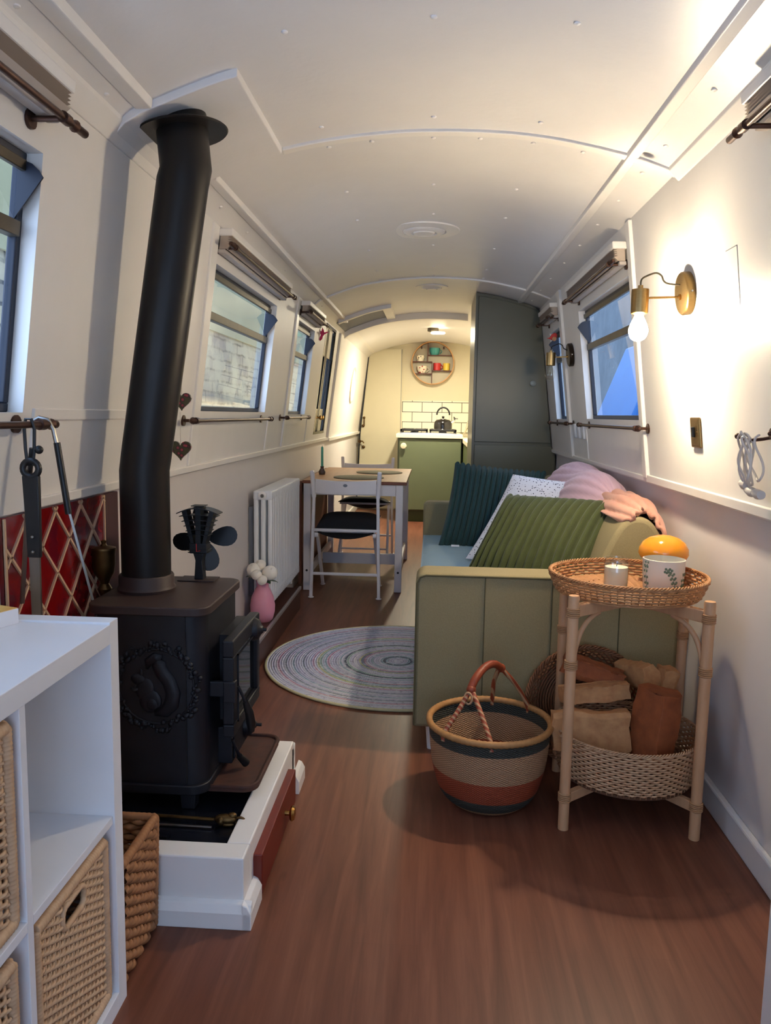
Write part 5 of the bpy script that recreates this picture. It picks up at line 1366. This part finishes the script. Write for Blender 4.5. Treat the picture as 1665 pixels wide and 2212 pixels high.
MB().tube([(kx-.072,ky,kz+.10),(kx-.074,ky,kz+.165)], .004, 8).tube([(kx+.072,ky,kz+.10),(kx+.074,ky,kz+.165)], .004, 8).build('handle_brackets', CHROME, ke, smooth=True)
MB().tube([(kx+.073*cos(t), ky, kz+.165+.085*sin(t)) for t in [pi*i/20 for i in range(21)]], .010, 10).build('handle', BLACK, ke, smooth=True)
MB().tube([(kx+.085,ky,kz+.065),(kx+.115,ky,kz+.085),(kx+.135,ky,kz+.105)], [.022,.017,.014], 14).build('spout', CHROME, ke, smooth=True)
MB().tube([(kx+.130,ky,kz+.10),(kx+.135,ky,kz+.13),(kx+.12,ky,kz+.145)], .007, 8).tube([(kx+.118,ky,kz+.125),(kx+.170,ky,kz+.125)], .005, 8).build('whistle', BLACK, ke, smooth=True)
# floral plate leaning by the right
pp = Matrix.Rotation(-1.25, 4, 'Y')
fp = NT('floral plate'); co_ = fp.coord(); v_ = fp.n('ShaderNodeTexVoronoi', i_Scale=26.); fp.l(co_, v_.inputs[0])
FPL = fp.bsdf(fp.mix(fp.math('LESS_THAN', v_.outputs[0], .32), lin((226,220,196)), lin((112,118,84))), .3)
tag(MB().lathe([(0,.006),(.09,.006),(.155,.022),(.157,.026),(.09,.012),(0,.012)], (.44, 9.55, 1.098), 40, pp).build('floral_plate', FPL, smooth=True), 'cream plate with green floral pattern propped at the right of the kettle', 'plate')

# round wall shelf with cups
RX, RZ, RR = -.018, 1.836, .262
rs = thing('round_wall_shelf', 'round wooden wall shelf holding cups on the far wall', 'shelf', (RX, 9.9, RZ-RR))
RW = mat('bamboo hoop', (206,160,104), .5, c2=(176,126,76), ns=20); RD = mat('dark red brown shelf board', (96,52,40), .5)
mb = MB(); n = 64
ringv = [(RR,9.79),(RR,9.897),(RR-.012,9.897),(RR-.012,9.79)]
for i in range(n):
    a, b = 2*pi*i/n, 2*pi*(i+1)/n
    for k in range(4):
        (r0, ya), (r1, yb) = ringv[k], ringv[(k+1) % 4]
        mb.add([(RX+r0*cos(a), ya, RZ+r0*sin(a)), (RX+r0*cos(b), ya, RZ+r0*sin(b)), (RX+r1*cos(b), yb, RZ+r1*sin(b)), (RX+r1*cos(a), yb, RZ+r1*sin(a))], [(0,1,2,3)])
mb.build('hoop', RW, rs, smooth=True)
def brd(u0, u1, w0, w1):
    h = .009/RR/2
    if abs(u0-u1) < 1e-6: q = (u0-h, u1+h, w0, w1)
    else: q = (u0, u1, w0-h, w1+h)
    MB().box(RX+q[0]*RR, RX+q[1]*RR, 9.80, 9.895, RZ+q[2]*RR, RZ+q[3]*RR).build('board', RD, rs)
brd(-.24,-.24,.06,.93); brd(-.24,.90,.35,.35); brd(-.94,-.03,.05,.05); brd(-.03,-.03,-.95,.04); brd(-.03,.90,-.36,-.36); brd(-.82,-.03,-.50,-.50)
for u in (-.54, .5): MB().box(RX+u*RR-.008, RX+u*RR+.008, 9.884, 9.897, RZ+.66*RR, RZ+.78*RR).build('hanger', BRONZE, rs)
def cup(name, label, u, w, r, h, m, flare=1.25, handle=1, cat='mug'):
    x = RX+u*RR; z = RZ+w*RR+.005; y = 9.845
    o = MB().lathe([(0,0),(r/flare*.9,0),(r/flare,.004),(r*.97,h*.6),(r,h),(r*.93,h),(r*.85,h*.5),(r/flare*.8,.008),(0,.008)], (x, y, z), 28).build(name, m, smooth=True)
    tag(o, label, cat, 'cups on the round shelf')
    if handle:
        MB().tube([(x+handle*(r*.9+.028*sin(pi*i/10)), y, z+h*.82-h*.6*i/10) for i in range(11)], .005, 8).build('handle', m, o, smooth=True)
    return o
cup('teacup', 'turquoise ribbed teacup at the top of the round shelf', .08, .35, .065, .085, TEALG, 1.4)
cup('mug', 'cream mug with dark dots at the left of the round shelf', -.58, .05, .050, .072, DOTSC, 1.15, 0)
cup('mug', 'wide mug with red hearts on the lower left of the round shelf', -.50, -.50, .066, .088, HEARTC, 1.6)
cup('mug', 'red mug on the right of the round shelf', .20, -.36, .047, .090, REDG, 1.02)
cup('mug', 'yellow mug at the far right of the round shelf', .64, -.36, .042, .088, YEL, 1.02, 0)

# ceiling vents and kitchen light
def vent(x, y, R, label):
    t = thing('mushroom_vent', label, 'ceiling vent', (x, y, zc(x)), 'round white ceiling vents')
    z = zc(x)
    MB().lathe([(R,-.0),(R*.98,-.006),(R*.62,-.010),(R*.60,-.002)], (x, y, z), 48).build('flange', TRIM, t, smooth=True)
    MB().lathe([(R*.58,.0),(R*.58,-.010),(R*.52,-.016),(R*.36,-.018),(R*.34,-.012),(R*.30,-.012),(R*.28,-.020),(0,-.022)], (x, y, z), 48).build('dome', TRIM, t, smooth=True)
    return t
vent(-.065, 3.96, .175, 'nearer round white vent on the ceiling')
vent(-.03, 5.66, .115, 'farther round white vent on the ceiling before the kitchen')
kl = thing('kitchen_ceiling_light', 'small brown and white swivel light on the kitchen ceiling', 'ceiling light', (-.02, 8.3, 2.05))
MB().lathe([(0,2.092),(.055,2.092),(.058,2.085),(.058,2.060),(.05,2.055),(0,2.055)], (-.02, 8.3, 0), 28).build('base', FRAMEM, kl, smooth=True)
LED = NT('glowing led disc').bsdf((1,.95,.8), .4, emit=(1.,.86,.58), est=4.)
MB().lathe([(0,2.030),(.07,2.030),(.075,2.036),(.07,2.046),(0,2.046)], (.03, 8.25, 0), 32, None).build('lens', LED, kl, smooth=True)


# ------------------------------------------------------------------ lights and sky
def light(name, typ, loc, energy, col, **k):
    l = bpy.data.lights.new(name, typ); l.energy = energy; l.color = col
    for a, b in k.items():
        if a != 'rot': setattr(l, a, b)
    o = bpy.data.objects.new(name, l); COL.objects.link(o); o.location = loc
    if 'rot' in k: o.rotation_euler = k['rot']
    return o
light('wall_lamp_light', 'POINT', (bulb.x, bulb.y, bulb.z-.045), 190., (1.,.82,.58), shadow_soft_size=.031)
light('kitchen_light', 'AREA', (.03, 8.25, 2.024), 29., (1.,.89,.66), shape='DISK', size=.13)
W = bpy.data.worlds.new('World'); S.world = W; W.use_nodes = True
nt = W.node_tree; nt.nodes.clear()
ow = nt.nodes.new('ShaderNodeOutputWorld'); bg = nt.nodes.new('ShaderNodeBackground')
tc_ = nt.nodes.new('ShaderNodeTexCoord'); sp_ = nt.nodes.new('ShaderNodeSeparateXYZ'); rp = nt.nodes.new('ShaderNodeValToRGB')
nt.links.new(tc_.outputs['Generated'], sp_.inputs[0]); nt.links.new(sp_.outputs[2], rp.inputs[0])
rp.color_ramp.elements[0].position = 0.; rp.color_ramp.elements[0].color = (.66,.78,1.,1); rp.color_ramp.elements[1].position = .7; rp.color_ramp.elements[1].color = (.46,.66,1.,1)
nt.links.new(rp.outputs[0], bg.inputs[0]); nt.links.new(bg.outputs[0], ow.inputs[0]); bg.inputs[1].default_value = 2.35
# ------------------------------------------------------------------ camera
def camera():
    fpx = 1700.; roll = .025
    d = Vector((935-832.5, -(897-1106.), -fpx)).normalized(); up = Vector((sin(roll), cos(roll), 0))
    z = (up - d*up.dot(d)).normalized(); x = d.cross(z)
    M = Matrix((x, d, z)).transposed()          # columns: images of the world axes in camera space
    cam = bpy.data.cameras.new('Camera'); o = bpy.data.objects.new('Camera', cam); COL.objects.link(o)
    o.matrix_world = Matrix.Translation((0, 0, 1.2)) @ M.transposed().to_4x4()
    cam.sensor_fit = 'HORIZONTAL'; cam.sensor_width = 36.; cam.lens = fpx/1665.*36.; cam.clip_start = .02
    S.camera = o
camera()
vs = S.view_settings; vs.view_transform = 'Standard'; vs.look = 'None'; vs.exposure = 1.08; vs.gamma = 1.0; vs.use_curve_mapping = False
S.cycles.use_denoising = True; S.cycles.max_bounces = 10; S.cycles.diffuse_bounces = 6; S.cycles.transparent_max_bounces = 12; S.cycles.caustics_reflective = False; S.cycles.caustics_refractive = False
S.cycles.sample_clamp_indirect = 4.0
